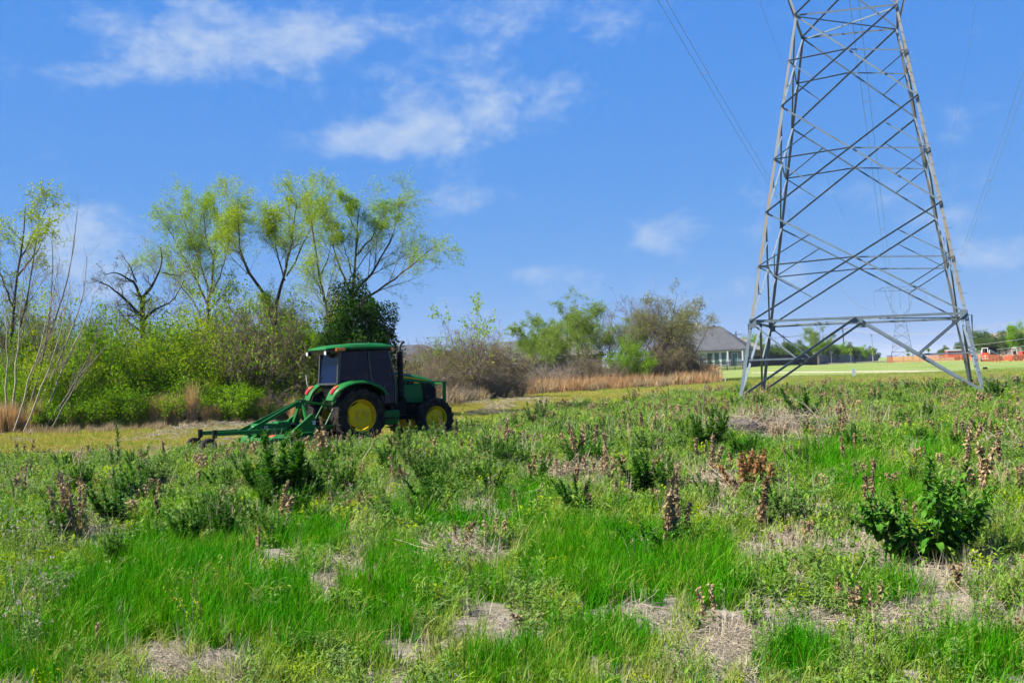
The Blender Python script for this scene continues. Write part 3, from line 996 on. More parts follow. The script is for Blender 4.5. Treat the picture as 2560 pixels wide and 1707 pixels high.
SN = ("stems", "twigs", "foliage")
SH_green = [shrub_meshes("green_shrub", 4.0, 3.4, 26, dict(n=15000, l=0.085, w=0.05, scatter=0.12), 41 + i, M_twig_brown, M_green) for i in range(2)]
SH_yel = [shrub_meshes("yellow_green_shrub", 3.8, 3.6, 26, dict(n=12000, l=0.08, w=0.045, scatter=0.12), 51 + i, M_twig_olive, M_green_y) for i in range(2)]
SH_thick = [shrub_meshes("brown_thicket", 4.0, 3.2, 44, dict(n=3200, l=0.08, w=0.045, scatter=0.08), 61 + i, M_twig_brown, M_green, (12, 9), 0.15, 0.006) for i in range(2)]
SH_vine = [shrub_meshes("vine_thicket", 4.0, 3.2, 46, dict(n=1100, l=0.07, w=0.04, scatter=0.06), 65 + i, M_twig_brown, M_green_y, (12, 9), 0.15, 0.006) for i in range(2)]
SH_grey = [shrub_meshes("grey_brush", 3.6, 2.2, 40, dict(n=700, l=0.06, w=0.03), 71 + i, M_twig_grey, M_olive, (11, 8), 0.1, 0.006) for i in range(2)]
def vine_mass(seed, n, rx, rz, zc):
    """rounded mass of small hanging leaves over a few hidden stems"""
    rs = np.random.default_rng(seed)
    d = unit(rs.normal(size=(n, 3)))
    lump = 1 + 0.16 * np.sin(4 * d[:, 0] + 1) * np.cos(3 * d[:, 1]) + 0.14 * np.sin(7 * d[:, 2] + 5 * d[:, 0]) + 0.10 * np.sin(11 * d[:, 1] + 3)
    r = rs.uniform(0.35, 1, n) ** 0.5 * lump
    P = np.stack([d[:, 0] * r * rx, d[:, 1] * r * rx, zc + d[:, 2] * r * rz], 1)
    k = P[:, 2] > 0.1; P = P[k]; d = d[k]
    ax_ = unit(d * 0.5 + rs.normal(size=P.shape) * 0.5 + np.array([0, 0, -0.7]))
    sc = rs.uniform(.6, 1.3, len(P))
    V, F = leaves_np(P, ax_, 0.12 * sc, 0.05 * sc, .18, rs)
    crown = mesh_np("vine_leaves", V, [F], False, [M_dark])
    base = shrub_meshes("vine_stems_shrub", rx * 1.6, zc + rz * .8, 22, None, seed, M_twig_brown, M_dark, (9, 6), 0.0, 0.004, 0.3)
    return base[0], base[1], crown


SH_dark = vine_mass(81, 30000, 1.42, 2.2, 2.9)
SH_low = [shrub_meshes("low_green_shrub", 2.6, 1.7, 22, dict(n=9000, l=0.08, w=0.05, scatter=0.1), 85 + i, M_twig_brown, M_green) for i in range(2)]


def put_shrub(name, protos, px, depth, sc, label, cat="shrub", group=None, i=0, lift=0.0):
    b = gdep(px, depth)
    b.z += lift
    return place_plant(name, protos[i % len(protos)] if isinstance(protos, list) else protos, b, rng.uniform(0, 6.28), sc, label, cat, group, SN)


put_shrub("dark_evergreen", SH_dark, 902, 50.5, 1.0, "dense dark green evergreen mass behind the tractor cab")
# rows of shrubs along the edge, back row taller
def hedge_where(px):
    for lim, s in ((140, "among the bare saplings"), (275, "between the saplings and the gnarled tree"), (405, "under the gnarled tree"), (570, "under the feathery willow"), (660, "between the feathery and the forked willow"), (745, "under the forked willow"), (9999, "behind the tractor cab")):
        if px < lim: return s


def brush_where(px):
    for lim, s in ((1075, "beside the tractor hood"), (1140, "before the grey-roofed house"), (1260, "around the young tree"), (1330, "before the white van"), (1470, "under the pale willow clump"), (1585, "under the leafless grey trees"), (9999, "under the olive budding trees")):
        if px < lim: return s


i = 0
for px, d, sc, kind in [(20, 53, 1.15, 'g'), (120, 54, 1.2, 'y'), (215, 53, 1.15, 'g'), (290, 54, 1.0, 't'), (370, 53, 1.05, 'y'), (455, 54, 1.25, 'y'), (545, 55, 1.25, 'y'), (640, 54, 1.15, 't'), (735, 54, 1.2, 'g'), (800, 54, 0.95, 't'),
                        (70, 51, 0.9, 'g'), (165, 50, 0.95, 'y'), (255, 50, 1.0, 'g'), (340, 50.5, 1.0, 'y'), (430, 51, 1.05, 'g'), (515, 51.5, 1.1, 'y'), (600, 52, 1.2, 't'), (680, 52, 1.25, 't'), (760, 52, 1.15, 't'), (830, 52.5, 0.85, 'g')]:
    nm, pr, lab, g = {'g': ("green_shrub", SH_green, "bright green leafy shrub in the overgrown edge of the field", "green shrubs of the hedge"),
                      'y': ("yellow_green_shrub", SH_yel, "yellow-green leafy shrub in the overgrown edge of the field", "yellow-green shrubs of the hedge"),
                      't': ("brown_thicket", SH_thick, "brown twiggy thicket shrub with sparse leaves behind the tractor", "brown thickets of the hedge")}[kind]
    row = "taller" if d > 52.6 else "nearer"
    lab = {'g': "bright green leafy shrub, %s row, %s", 'y': "yellow-green leafy shrub, %s row, %s", 't': "brown twiggy thicket, %s row, %s"}[kind] % (row, hedge_where(px))
    put_shrub(nm, pr, px, d, (sc, sc, sc * rng.uniform(1.05, 1.5)), lab, "shrub", g, i); i += 1
for px, d, sc in [(230, 48.6, 1.0), (330, 48.8, 1.0), (420, 49, 0.95), (500, 50, 1.0), (570, 49.5, 0.9), (640, 50.5, 1.0), (150, 48.5, 0.8), (715, 51, 0.8)]:
    put_shrub("low_green_shrub", SH_low, px, d, sc, "low bright green bush at the hedge foot " + hedge_where(px), "shrub", "low bushes along the hedge foot", i); i += 1
for px, d, sc in [(660, 50.0, 0.55), (705, 50.4, 0.6), (745, 51.0, 0.6), (30, 48.6, 0.6), (470, 48.6, 0.45)]:
    put_shrub("grey_brush", SH_grey, px, d, sc, "pale grey leafless brush in front of the hedge " + hedge_where(px), "brush", "grey brush at the hedge", i); i += 1

# brush beyond the tractor, towards the houses
for px, d, sc, kind in [(1010, 64, 1.05, 't'), (1050, 68, 1.05, 'r'), (1085, 74, 1.15, 't'), (1120, 80, 1.05, 'g'), (1160, 80, 1.5, 't'), (1205, 80, 1.6, 't'), (1245, 82, 1.25, 't'), (1185, 77, 1.0, 'r'), (1135, 77, 1.2, 't'), (1225, 78, 1.0, 'r'),
                        (1010, 60, 0.7, 'r'), (1130, 74, 0.7, 'r'), (1265, 86, 0.8, 'r'), (1290, 92, 0.9, 'r'), (1330, 98, 0.9, 'r'), (1375, 100, 0.9, 'r'), (1420, 102, 1.0, 'r'), (1455, 104, 1.1, 't'), (1490, 108, 1.1, 'r'),
                        (1530, 108, 1.1, 'r'), (1570, 110, 1.2, 'g'), (1600, 112, 1.2, 'r'), (1640, 114, 1.5, 't'), (1680, 116, 1.6, 't'), (1715, 118, 1.4, 't'), (1735, 118, 1.0, 'r'), (1160, 70, 0.5, 'r'), (1300, 84, 0.5, 'r')]:

    nm, pr, lab, g = {'g': ("green_shrub", SH_green, "bright green shrub beside the vine-covered brown mound", "green shrub by the mound"),
                      't': ("brown_thicket", SH_vine, "brown vine-tangled thicket ahead of the tractor hood", "brown thickets ahead of the tractor"),
                      'r': ("grey_brush", SH_grey, "grey-brown leafless brush on the rough strip towards the houses", "grey brush towards the houses")}[kind]
    lab = {'g': "bright green shrub ", 't': "brown vine-tangled thicket ", 'r': "grey-brown leafless brush "}[kind] + brush_where(px)
    put_shrub(nm, pr, px, d, sc, lab, "brush", g, i); i += 1


# ------------------------------------------------------------------ middle and far trees
def std_tree(name, h, w, seed, mats, leaf, levels=None, fork=3, trunk_r=0.09):
    rs = np.random.default_rng(seed)
    limbs = [(np.array([(0, 0, -0.2), (rs.normal(0, .1), rs.normal(0, .1), h * 0.3), (rs.normal(0, .25), rs.normal(0, .25), h * 0.6), (rs.normal(0, .3), rs.normal(0, .3), h * 0.92)]), trunk_r, 0.012)]
    for i in range(fork):
        a = 2 * PI * (i + rs.uniform(-.3, .3)) / fork; z0 = h * rs.uniform(0.14, 0.32)
        limbs.append((np.array([(0, 0, z0), (math.cos(a) * w * .22, math.sin(a) * w * .22, z0 + h * .22), (math.cos(a) * w * .40, math.sin(a) * w * .40, z0 + h * rs.uniform(.42, .6))]), trunk_r * .6, 0.01))
    return tree_meshes(name, limbs, levels or WL, leaf, seed, *mats)


TN = ("trunk", "twigs", "crown")
def put_tree(name, me, px, depth, sc, label, group=None, cat="tree"):
    b = gdep(px, depth)
    return place_plant(name, me, b, rng.uniform(0, 6.28), sc, label, cat, group, TN)


T_will = [std_tree("willow", 7.0, 5.5, 101 + i, (M_bark_grey, M_twig_olive, M_willow3), dict(WLeaf, n=9000, l=0.16, w=0.05, scatter=.08)) for i in range(2)]
T_bare = [std_tree("bare_tree", 7.0, 5.5, 111 + i, (M_bark_grey, M_twig_brown, M_olive), dict(n=1300, l=0.08, w=0.04)) for i in range(2)]
T_oliv = std_tree("budding_tree", 7.0, 5.5, 121, (M_bark_dark, M_twig_olive, M_olive), dict(n=7000, l=0.12, w=0.06, scatter=.1))
T_young = std_tree("young_tree", 5.0, 3.6, 131, (M_bark_grey, M_twig_grey, M_willow), dict(n=1300, l=0.14, w=0.07, droop=-0.2, top=(2.6, 3.6)), [dict(WL[0], per=7), dict(WL[1], per=5)], 3, 0.05)
RL = [dict(per=12, ratio=0.5, ang=52, t0=0.15, cap=3.5, k=4, wob=0.15, up=0.1, rr=0.5, shape=0.3), dict(per=9, ratio=0.5, ang=45, k=3, wob=0.2), dict(per=5, ratio=0.5, ang=45, k=2, wob=0.2)]
T_round = [std_tree("round_tree", 6.0, 6.0, 141 + i, (M_bark_grey, M_twig_brown, M_mid), dict(n=16000, l=0.22, w=0.14, scatter=.3), RL, 5) for i in range(2)]
T_fresh = std_tree("fresh_tree", 6.0, 5.0, 151, (M_bark_grey, M_twig_brown, M_green), dict(n=14000, l=0.2, w=0.12, scatter=.25), RL, 5)

for px, d, sc, k in [(235, 52.5, 0.72, 0), (290, 53.5, 0.62, 1), (445, 54.5, 0.7, 1), (590, 54.5, 0.6, 0), (640, 54, 0.66, 1), (735, 53.5, 0.62, 0), (150, 53, 0.8, 1), (790, 53, 0.5, 1)]:
    put_tree("bare_hedge_tree", T_bare[k], px, d, sc, "thin leafless tree poking out of the hedge " + hedge_where(px), "bare trees in the hedge")
put_tree("young_tree", T_young, 1186, 76, 1.13, "small young tree with few pale leaves standing in front of the brown mound")
for px, d, sc, k in [(1335, 112, 0.86, 0), (1385, 114, 0.98, 1), (1420, 116, 1.13, 0), (1452, 112, 0.95, 1), (1366, 108, 0.8, 1)]:
    put_tree("willow_tree", T_will[k], px, d, sc, "bushy pale green willow in the clump between the mound and the bare trees", "willows in the far clump")
for px, d, sc, k in [(1530, 112, 1.12, 0), (1500, 116, 1.05, 1), (1600, 118, 1.15, 1), (1640, 118, 1.2, 0)]:
    put_tree("bare_tree", T_bare[k], px, d, sc, "leafless grey tree in the clump left of the white house", "bare trees in the far clump")
put_tree("willow_tree", T_will[1], 1572, 117, 0.95, "rounder green tree standing among the leafless grey trees")
for px, d, sc in [(1690, 118, 1.24), (1725, 122, 1.0), (1655, 121, 1.05)]:
    put_tree("budding_tree", T_oliv, px, d, sc, "olive-brown budding tree beside the white house", "budding trees by the house")
# beyond the fence
for px, d, sc, k in [(1888, 245, 0.95, 'f'), (1925, 240, 0.62, 'r'), (1960, 250, 0.72, 'r'), (2005, 262, 0.72, 'r'), (2038, 275, 0.82, 'f'), (2072, 290, 0.74, 'r'), (2100, 310, 0.76, 'f'), (2128, 330, 0.72, 'r'), (2155, 350, 0.7, 'f'), (2172, 380, 0.62, 'r'), (2190, 420, 0.45, 'r'), (1985, 255, 0.6, 'f'), (2055, 280, 0.7, 'r'), (1905, 250, 0.6, 'f')]:
    put_tree("roadside_tree", T_fresh if k == 'f' else T_round[i % 2], px, d, sc, "green roundish tree in the row beyond the dark plank fence" if k == 'r' else "fresh bright green tree in the row beyond the dark plank fence",
             "far row trees, darker" if k == 'r' else "far row trees, brighter"); i += 1
put_tree("tall_pale_tree", T_will[0], 2053, 268, 1.15, "tall thin pale-leaved tree rising above the row beyond the plank fence")
put_tree("hedge_tree", T_round[0], 2362, 330, 0.5, "small round bush alone above the orange mesh fence")
put_tree("hedge_tree", T_round[1], 2445, 300, 1.0, "dark green tree behind the white-cabbed loader")
put_tree("hedge_tree", T_round[0], 2497, 290, (1.35, 1.35, .85), "wide olive-green rounded tree behind the loader boom")
put_tree("hedge_tree", T_fresh, 2548, 280, (0.75, 0.75, 1.2), "upright bright green tree right of the rounded tree")
put_tree("hedge_tree", T_round[1], 2590, 290, 1.0, "grey-green tree at the foot of the earth mound")
put_tree("hedge_tree", T_round[1], 2412, 340, 0.7, "small pale tree just left of the loader, behind the red trailer")

# ------------------------------------------------------------------ tan grass clumps along the mown edge
M_sedge = foliage("dry_bluestem", (0.58, 0.38, 0.17), (0.80, 0.58, 0.31), (0.62, 0.34, 0.13), 0.3, 0.8, 0.1)
M_sedge_o = foliage("rusty_bluestem", (0.50, 0.27, 0.11), (0.66, 0.43, 0.22), (0.52, 0.36, 0.2), 0.3, 0.8, 0.1)


def blades_np(n, rad, h, w, lean, rs, k=3, tipdrop=0.3, hvar=0.35):
    """grass blades: curved tapering strips"""
    a = rs.uniform(0, 2 * PI, n); r = np.sqrt(rs.uniform(0, 1, n)) * rad
    base = np.stack([np.cos(a) * r, np.sin(a) * r, np.zeros(n)], 1)
    la = rs.uniform(0, 2 * PI, n); ln = np.abs(rs.normal(0, lean, n))
    d = np.stack([np.cos(la) * ln, np.sin(la) * ln, np.ones(n)], 1); d = unit(d)
    hh = h * rs.uniform(1 - hvar, 1 + hvar, n)
    side = unit(np.cross(d, np.stack([np.cos(la + .7), np.sin(la + .7), np.zeros(n)], 1)))
    P = []
    p = base.copy(); dd = d.copy()
    out = np.stack([np.cos(la), np.sin(la), np.zeros(n)], 1)
    for i in range(k + 1):
        P.append(p.copy())
        p = p + dd * (hh / k)[:, None]
        dd = unit(dd + out * tipdrop * ln[:, None] * 1.5 - np.array([0, 0, 1]) * tipdrop * ln[:, None])
    P = np.stack(P, 1)
    t = np.linspace(0, 1, k + 1)
    wd = w * (1 - t ** 1.5) + 0.0006
    Lft = P + side[:, None] * (wd / 2)[None, :, None]; Rgt = P - side[:, None] * (wd / 2)[None, :, None]
    V = np.stack([Lft, Rgt], 2)          # n,k+1,2,3
    idx = np.arange(n * (k + 1) * 2).reshape(n, k + 1, 2)
    F = np.stack([idx[:, :-1, 0], idx[:, :-1, 1], idx[:, 1:, 1], idx[:, 1:, 0]], -1).reshape(-1, 4)
    return V.reshape(-1, 3), F


SED = []
for k in range(4):
    rs = np.random.default_rng(200 + k)
    V, F = blades_np(260, 0.15, 0.85, 0.014, 0.14, rs)
    SED.append(mesh_np("bluestem_clump", V, [F], False, [M_sedge]))
spots = [(6, 48.0, 1.1), (20, 48.3, 1.25), (34, 48.0, 1.15), (62, 48.2, 0.85), (84, 48.0, 1.2), (100, 48.3, 1.2), (112, 48.5, 1.0), (150, 48.4, 0.7), (176, 48.3, 1.0), (188, 48.6, 0.9), (212, 48.4, 0.7), (240, 48.6, 0.6),
         (300, 48.8, 0.65), (322, 48.6, 1.0), (345, 48.6, 1.0), (372, 48.7, 1.15), (386, 48.6, 1.1), (400, 48.6, 1.2), (415, 48.5, 1.25), (432, 48.7, 1.15), (446, 48.6, 1.25), (480, 48.4, 1.65), (515, 48.8, 0.8), (530, 49, 0.8), (545, 49, 0.7), (585, 49.2, 0.6), (660, 49.5, 1.0), (735, 49.5, 1.0)]
for j, (px, d, sc) in enumerate(spots):
    b = gdep(px, d)
    tall = sc > 1.5
    o = link("bluestem_clump", SED[j % 4], None, None, b); o.scale = (sc * (0.8 if tall else 1), sc * (0.8 if tall else 1), sc); o.rotation_euler = (0, 0, rng.uniform(0, 6))
    if tall: tag(o, "tallest rusty tan grass clump at the hedge foot", "grass clump")
    else: tag(o, "dry tan grass clump at the foot of the green hedge", "grass clump", "tan grass clumps along the hedge")

# ================================================================== tractor
M_jg = plain("green_paint", (0.003, 0.165, 0.022), 0.5, 0, 0.10, 3.0, spec=0.2, col2=(0.018, 0.13, 0.028))
M_jgd = plain("green_paint_dusty", (0.008, 0.18, 0.03), 0.55, 0, 0.14, 5.0, spec=0.2, col2=(0.05, 0.15, 0.04))
M_jy = plain("yellow_paint", (0.95, 0.62, 0.0), 0.6, 0, 0.06, 6.0, spec=0.12, col2=(0.70, 0.46, 0.01))
M_rub = plain("tyre_rubber", (0.011, 0.011, 0.012), 0.9, 0, 0.2, 6.0, spec=0.15, col2=(0.045, 0.038, 0.03), bump=0.3)
M_blk = plain("black_plastic", (0.008, 0.008, 0.009), 0.6, 0, 0.1, 5, spec=0.15)
M_blk2 = plain("grey_cab_frame", (0.05, 0.055, 0.06), 0.45, 0, 0.1, 5)
M_iron = plain("dark_cast_iron", (0.014, 0.017, 0.016), 0.7, 0.0, 0.15, 5, spec=0.15)
M_white = plain("white_paint", (0.78, 0.78, 0.76), 0.4)
M_steel = plain("bright_steel", (0.55, 0.55, 0.54), 0.35, 0.8)
M_orange = plain("amber_lens", (0.85, 0.22, 0.02), 0.2, coat=0.5)
M_red = plain("red_lens", (0.75, 0.03, 0.02), 0.2, coat=0.5)
M_refl = plain("orange_reflector", (0.85, 0.22, 0.07), 0.4)
M_refr = plain("red_reflector", (0.75, 0.05, 0.05), 0.4)
M_lamp = plain("lamp_lens", (0.8, 0.82, 0.85), 0.1, coat=0.6)


def tinted(name, tint, trans):
    m, nt, out = new_mat(name)
    p = nt.nodes.new("ShaderNodeBsdfPrincipled"); p.inputs["Base Color"].default_value = rgba(tint); p.inputs["Roughness"].default_value = 0.06; p.inputs["Specular IOR Level"].default_value = 0.22
    t = nt.nodes.new("ShaderNodeBsdfTransparent"); t.inputs["Color"].default_value = (0.30, 0.36, 0.40, 1)
    x = nt.nodes.new("ShaderNodeMixShader"); x.inputs[0].default_value = trans
    L(nt, p.outputs[0], x.inputs[1]); L(nt, t.outputs[0], x.inputs[2]); L(nt, x.outputs[0], out.inputs[0])
    return m


M_glass = tinted("tinted_glass", (0.001, 0.004, 0.022), 0.08)

TR_A = R(33.5)
_rot = Matrix.Rotation(TR_A, 3, 'Z')
TR = unproj(906, 1040, 34.3) - _rot @ Vector((0, -0.97, 0.735))
TR.z = TZ(TR.x, TR.y) + 0.0
tr = empty("tractor", TR, TR_A, "green farm tractor with closed dark cab and yellow wheel rims", "tractor")


def wheel(parent, name, x, y, side, rt, wt, rr, lugs, disc_lobes, hub_r):
    """side -1 = right. local wheel: t outward"""
    w = bpy.data.objects.new(name, None); COL.objects.link(w); w.parent = parent; w.location = (x, y, rt); w.empty_display_size = .1
    h = wt / 2; s = side
    pr = [(rr, -h * .82), (rr + .03, -h * .92), (rr + (rt - rr) * .45, -h), (rt - .10, -h * .98), (rt - .05, -h * .85), (rt - .028, -h * .4), (rt - .024, 0), (rt - .028, h * .4), (rt - .05, h * .85), (rt - .10, h * .98),
          (rr + (rt - rr) * .45, h), (rr + .03, h * .92), (rr, h * .82)]
    ty = MB().lathe([(a, b * s) for a, b in pr], (0, 0, 0), 48).build("tyre", M_rub, w, smooth=True)
    m = MB()
    for k in range(lugs):
        for sd in (-1, 1):
            a0 = 2 * PI * (k + (0.5 if sd > 0 else 0)) / lugs
            P = []
            for (da, t) in ((0.0, 0.02), (0.20, h * 1.0)):
                for w2 in (-.022, .022):
                    aa = a0 + da + w2 / rt
                    for rad_ in (rt - .06 - (0.05 if t > .1 else 0), rt - (0.03 if t > .1 else 0.0)):
                        P.append((rad_ * math.cos(aa), sd * t, rad_ * math.sin(aa)))
            # P order: inner end (w-,lo),(w-,hi),(w+,lo),(w+,hi), outer end ...
            m.hexa([P[0], P[2], P[6], P[4], P[1], P[3], P[7], P[5]])
    lo = m.build("tread_lugs", M_rub, ty)
    # rim barrel and lip
    pr = [(rr + .012, h * .86), (rr + .018, h * .78), (rr - .01, h * .74), (rr - .035, h * .55), (rr - .05, h * .1), (rr - .05, -h * .6), (rr + .01, -h * .84)]
    rim = MB().lathe([(a, b * s) for a, b in pr], (0, 0, 0), 48).build("rim", M_jy, w, smooth=True)
    n = 60; ring0 = []; ring1 = []; ring2 = []; ring3 = []
    for k in range(n):
        a = 2 * PI * k / n
        r = (rr - .055) * (1 - 0.10 * (0.5 + 0.5 * math.cos(disc_lobes * a)) ** 1.5)
        ring0.append((r * math.cos(a), s * h * .38, r * math.sin(a)))
        ring1.append((r * .93 * math.cos(a), s * h * .50, r * .93 * math.sin(a)))
        ring2.append((hub_r * 1.75 * math.cos(a), s * h * .44, hub_r * 1.75 * math.sin(a)))
        ring3.append((hub_r * 1.2 * math.cos(a), s * h * .42, hub_r * 1.2 * math.sin(a)))
    MB().loft([ring0, ring1, ring2, ring3]).build("disc", M_jy, rim, smooth=True)
    MB().lathe([(0.001, s * h * .60), (hub_r * .7, s * h * .60), (hub_r, s * h * .54), (hub_r * 1.05, s * h * .36)], (0, 0, 0), 24).build("hub", M_jy, rim, smooth=True)
    m = MB()
    for k in range(8):
        a = 2 * PI * k / 8 + .2
        m.cyl((hub_r * 1.45 * math.cos(a), s * h * .47, hub_r * 1.45 * math.sin(a)), 'y', .016, .05, 8)
    m.build("wheel_bolts", M_steel, rim)
    return w


wheel(tr, "rear_wheel", 0, -0.76, -1, 0.735, 0.42, 0.425, 21, 6, 0.10)
wheel(tr, "rear_wheel", 0, 0.76, 1, 0.735, 0.42, 0.425, 21, 6, 0.10)
wheel(tr, "front_wheel", 2.25, -0.79, -1, 0.565, 0.32, 0.325, 18, 3, 0.11)
wheel(tr, "front_wheel", 2.25, 0.79, 1, 0.565, 0.32, 0.325, 18, 3, 0.11)

# fenders
for s in (-1, 1):
    rings = []
    for k in range(19):
        a = R(152 - k * 6.6)
        fl = 0.5 + 0.5 * math.cos(PI * min(1, k / 3)) if k < 3 else 0
        ro = 0.985 - 0.05 * math.sin(PI * k / 18) ** 2 - 0.05 * fl; ri = ro - 0.05
        yo = 0.975 - 0.10 * fl; yi = 0.50
        c = (math.cos(a), math.sin(a))
        sec = [(ri, yi), (ro - .01, yi), (ro, yi + .04), (ro, yo - .09), (ro - .022, yo - .03), (ro - .06, yo), (ri - .045, yo), (ri - .03, yo - .03), (ri, yo - .07)]
        rings.append([(r * c[0], s * y, 0.735 + r * c[1]) for r, y in sec])
    f = MB().loft(rings).build("fender", M_jg, tr, smooth=True)
    # tail lamp pod: red below, amber above
    for nm, mt, a0, a1 in (("red_lens", M_red, 143, 133.5), ("amber_lens", M_orange, 133.5, 126)):
        rr_ = []
        for k in range(5):
            a = R(a0 + (a1 - a0) * k / 4)
            u = (k / 4) if mt is M_red else 1 - k / 4
            th = 0.05 + 0.045 * math.sin(PI / 2 * min(1, .35 + u))
            hwid = 0.075 * (0.75 + 0.25 * u)
            rr_.append([((0.93 + b * th * 1.0) * math.cos(a), s * (0.76 + q * hwid), 0.735 + (0.93 + b * th) * math.sin(a)) for b, q in ((0, -1), (.75, -1), (1, -.6), (1, .6), (.75, 1), (0, 1))])
        MB().loft(rr_).build("tail_lamp", mt, f, smooth=True)

# cab
CY = 0.56
side = [(-.47, 1.60), (-.40, 2.44), (1.00, 2.44), (1.20, 1.62), (1.20, 1.02), (.86, 1.02), (.66, 1.45), (.45, 1.62)]
cab = MB().prism([(-.36, .92), (-.44, 1.585), (1.20, 1.585), (1.16, .92)], 'y', -.52, .52).build("cab_body", M_blk, tr, bevel=.03)
for s in (-1, 1):
    MB().prism(side, 'y', s * (CY - .006), s * (CY + .006)).build("door_glass" if s < 0 else "side_glass", M_glass, cab)
    for p0, p1, w in (((-.47, 1.57), (-.40, 2.47), .075), ((1.215, 1.58), (1.01, 2.47), .06), ((.50, 1.60), (.42, 2.46), .045), ((1.20, 1.0), (1.215, 1.60), .05)):
        MB().bar((p0[0], s * CY, p0[1]), (p1[0], s * CY, p1[1]), w, .07, (0, 1, 0)).build("cab_post", M_blk2, cab, bevel=.01)
    MB().bar((-.42, s * CY, 2.455), (1.02, s * CY, 2.455), .06, .06).build("cab_rail", M_blk, cab)
    MB().bar((.88, s * (CY + .03), 1.08), (.88, s * (CY + .03), 1.5), .025, .025).build("door_handle", M_blk2, cab)
MB().hexa([(-.475, -.53, 1.60), (-.475, .53, 1.60), (-.463, .53, 1.60), (-.463, -.53, 1.60), (-.405, -.53, 2.42), (-.405, .53, 2.42), (-.393, .53, 2.42), (-.393, -.53, 2.42)]).build("rear_window", M_glass, cab)
MB().hexa([(1.205, -.53, 1.62), (1.205, .53, 1.62), (1.217, .53, 1.62), (1.217, -.53, 1.62), (.995, -.53, 2.42), (.995, .53, 2.42), (1.007, .53, 2.42), (1.007, -.53, 2.42)]).build("windscreen", M_glass, cab)
# rear window hinges, frame
for z in (1.75, 2.30):
    for y in (-.47, .47):
        MB().box(-.50 + (z - 1.6) * .085, -.465 + (z - 1.6) * .085, y - .025, y + .025, z - .03, z + .03).build("window_hinge", M_blk, cab, bevel=.005)
MB().bar((-.49, -.55, 1.585), (-.49, .55, 1.585), .05, .05).build("rear_sill", M_blk2, cab)
# interior: seat and steering column
MB().box(-.05, .40, -.24, .24, 1.20, 1.42).build("seat_cushion", M_blk2, cab, bevel=.05)
MB().hexa([(-.10, -.23, 1.36), (.04, -.23, 1.36), (.04, .23, 1.36), (-.10, .23, 1.36), (-.22, -.20, 1.98), (-.12, -.20, 1.98), (-.12, .20, 1.98), (-.22, .20, 1.98)]).build("seat_back", M_blk2, cab, bevel=.05)
m = MB()
for k in range(20):
    a0 = 2 * PI * k / 20; a1 = 2 * PI * (k + 1) / 20
    m.tube([(.78 + .10 * math.cos(a), .20 * math.sin(a), 1.66 + .16 * math.cos(a)) for a in (a0, a1)], .016, 6)
m.tube([(.95, 0, 1.2), (.78, 0, 1.66)], .04, 8); m.build("steering_wheel", M_blk, cab)
# roof
rings = []
for x, zl, zt, yw in ((-.80, 2.485, 2.50, .50), (-.78, 2.49, 2.535, .56), (-.60, 2.50, 2.575, .60), (-.42, 2.485, 2.60, .66), (0.0, 2.485, 2.635, .68), (.5, 2.485, 2.64, .68), (.95, 2.485, 2.625, .67), (1.13, 2.49, 2.59, .63), (1.19, 2.50, 2.54, .56)):
    rings.append([(x, -yw, zl), (x, -yw, zl + (zt - zl) * .35), (x, -yw + .06, zl + (zt - zl) * .8), (x, -yw * .55, zt), (x, yw * .55, zt), (x, yw - .06, zl + (zt - zl) * .8), (x, yw, zl + (zt - zl) * .35), (x, yw, zl)])
roof = MB().loft(rings).build("roof", M_jg, tr, smooth=True)
MB().box(-.40, 1.10, -.63, .63, 2.41, 2.482).build("roof_lining", M_blk, roof, bevel=.02)
MB().hexa([(-.70, -.50, 2.36), (-.42, -.60, 2.40), (-.42, .60, 2.40), (-.70, .50, 2.36), (-.77, -.52, 2.483), (-.42, -.63, 2.483), (-.42, .63, 2.483), (-.77, .52, 2.483)]).build("light_housing", M_blk2, roof, bevel=.015)
for y in (-.56, .56):
    wl = MB().cyl((-.74, y, 2.40), (-1, 0, -.12), .062, .12, 20).build("work_light", M_blk, roof, smooth=True)
    MB().cyl((-.806, y, 2.392), (-1, 0, -.12), .054, .02, 20).build("lens", M_lamp, wl)
for s in (-1, 1):
    MB().loft([[(x, s * .665 + s * dy * .055, 2.475 + dz * .042) for dy, dz in ((0, -1), (.8, -.8), (1, 0), (.8, .8), (0, 1))] for x in (-.56, -.5, -.38, -.30)]).build("amber_marker", M_orange, roof, smooth=True)
    MB().cyl((1.12, s * .64, 2.455), 'z', .045, .09, 14).build("amber_marker", M_orange, roof, smooth=True)

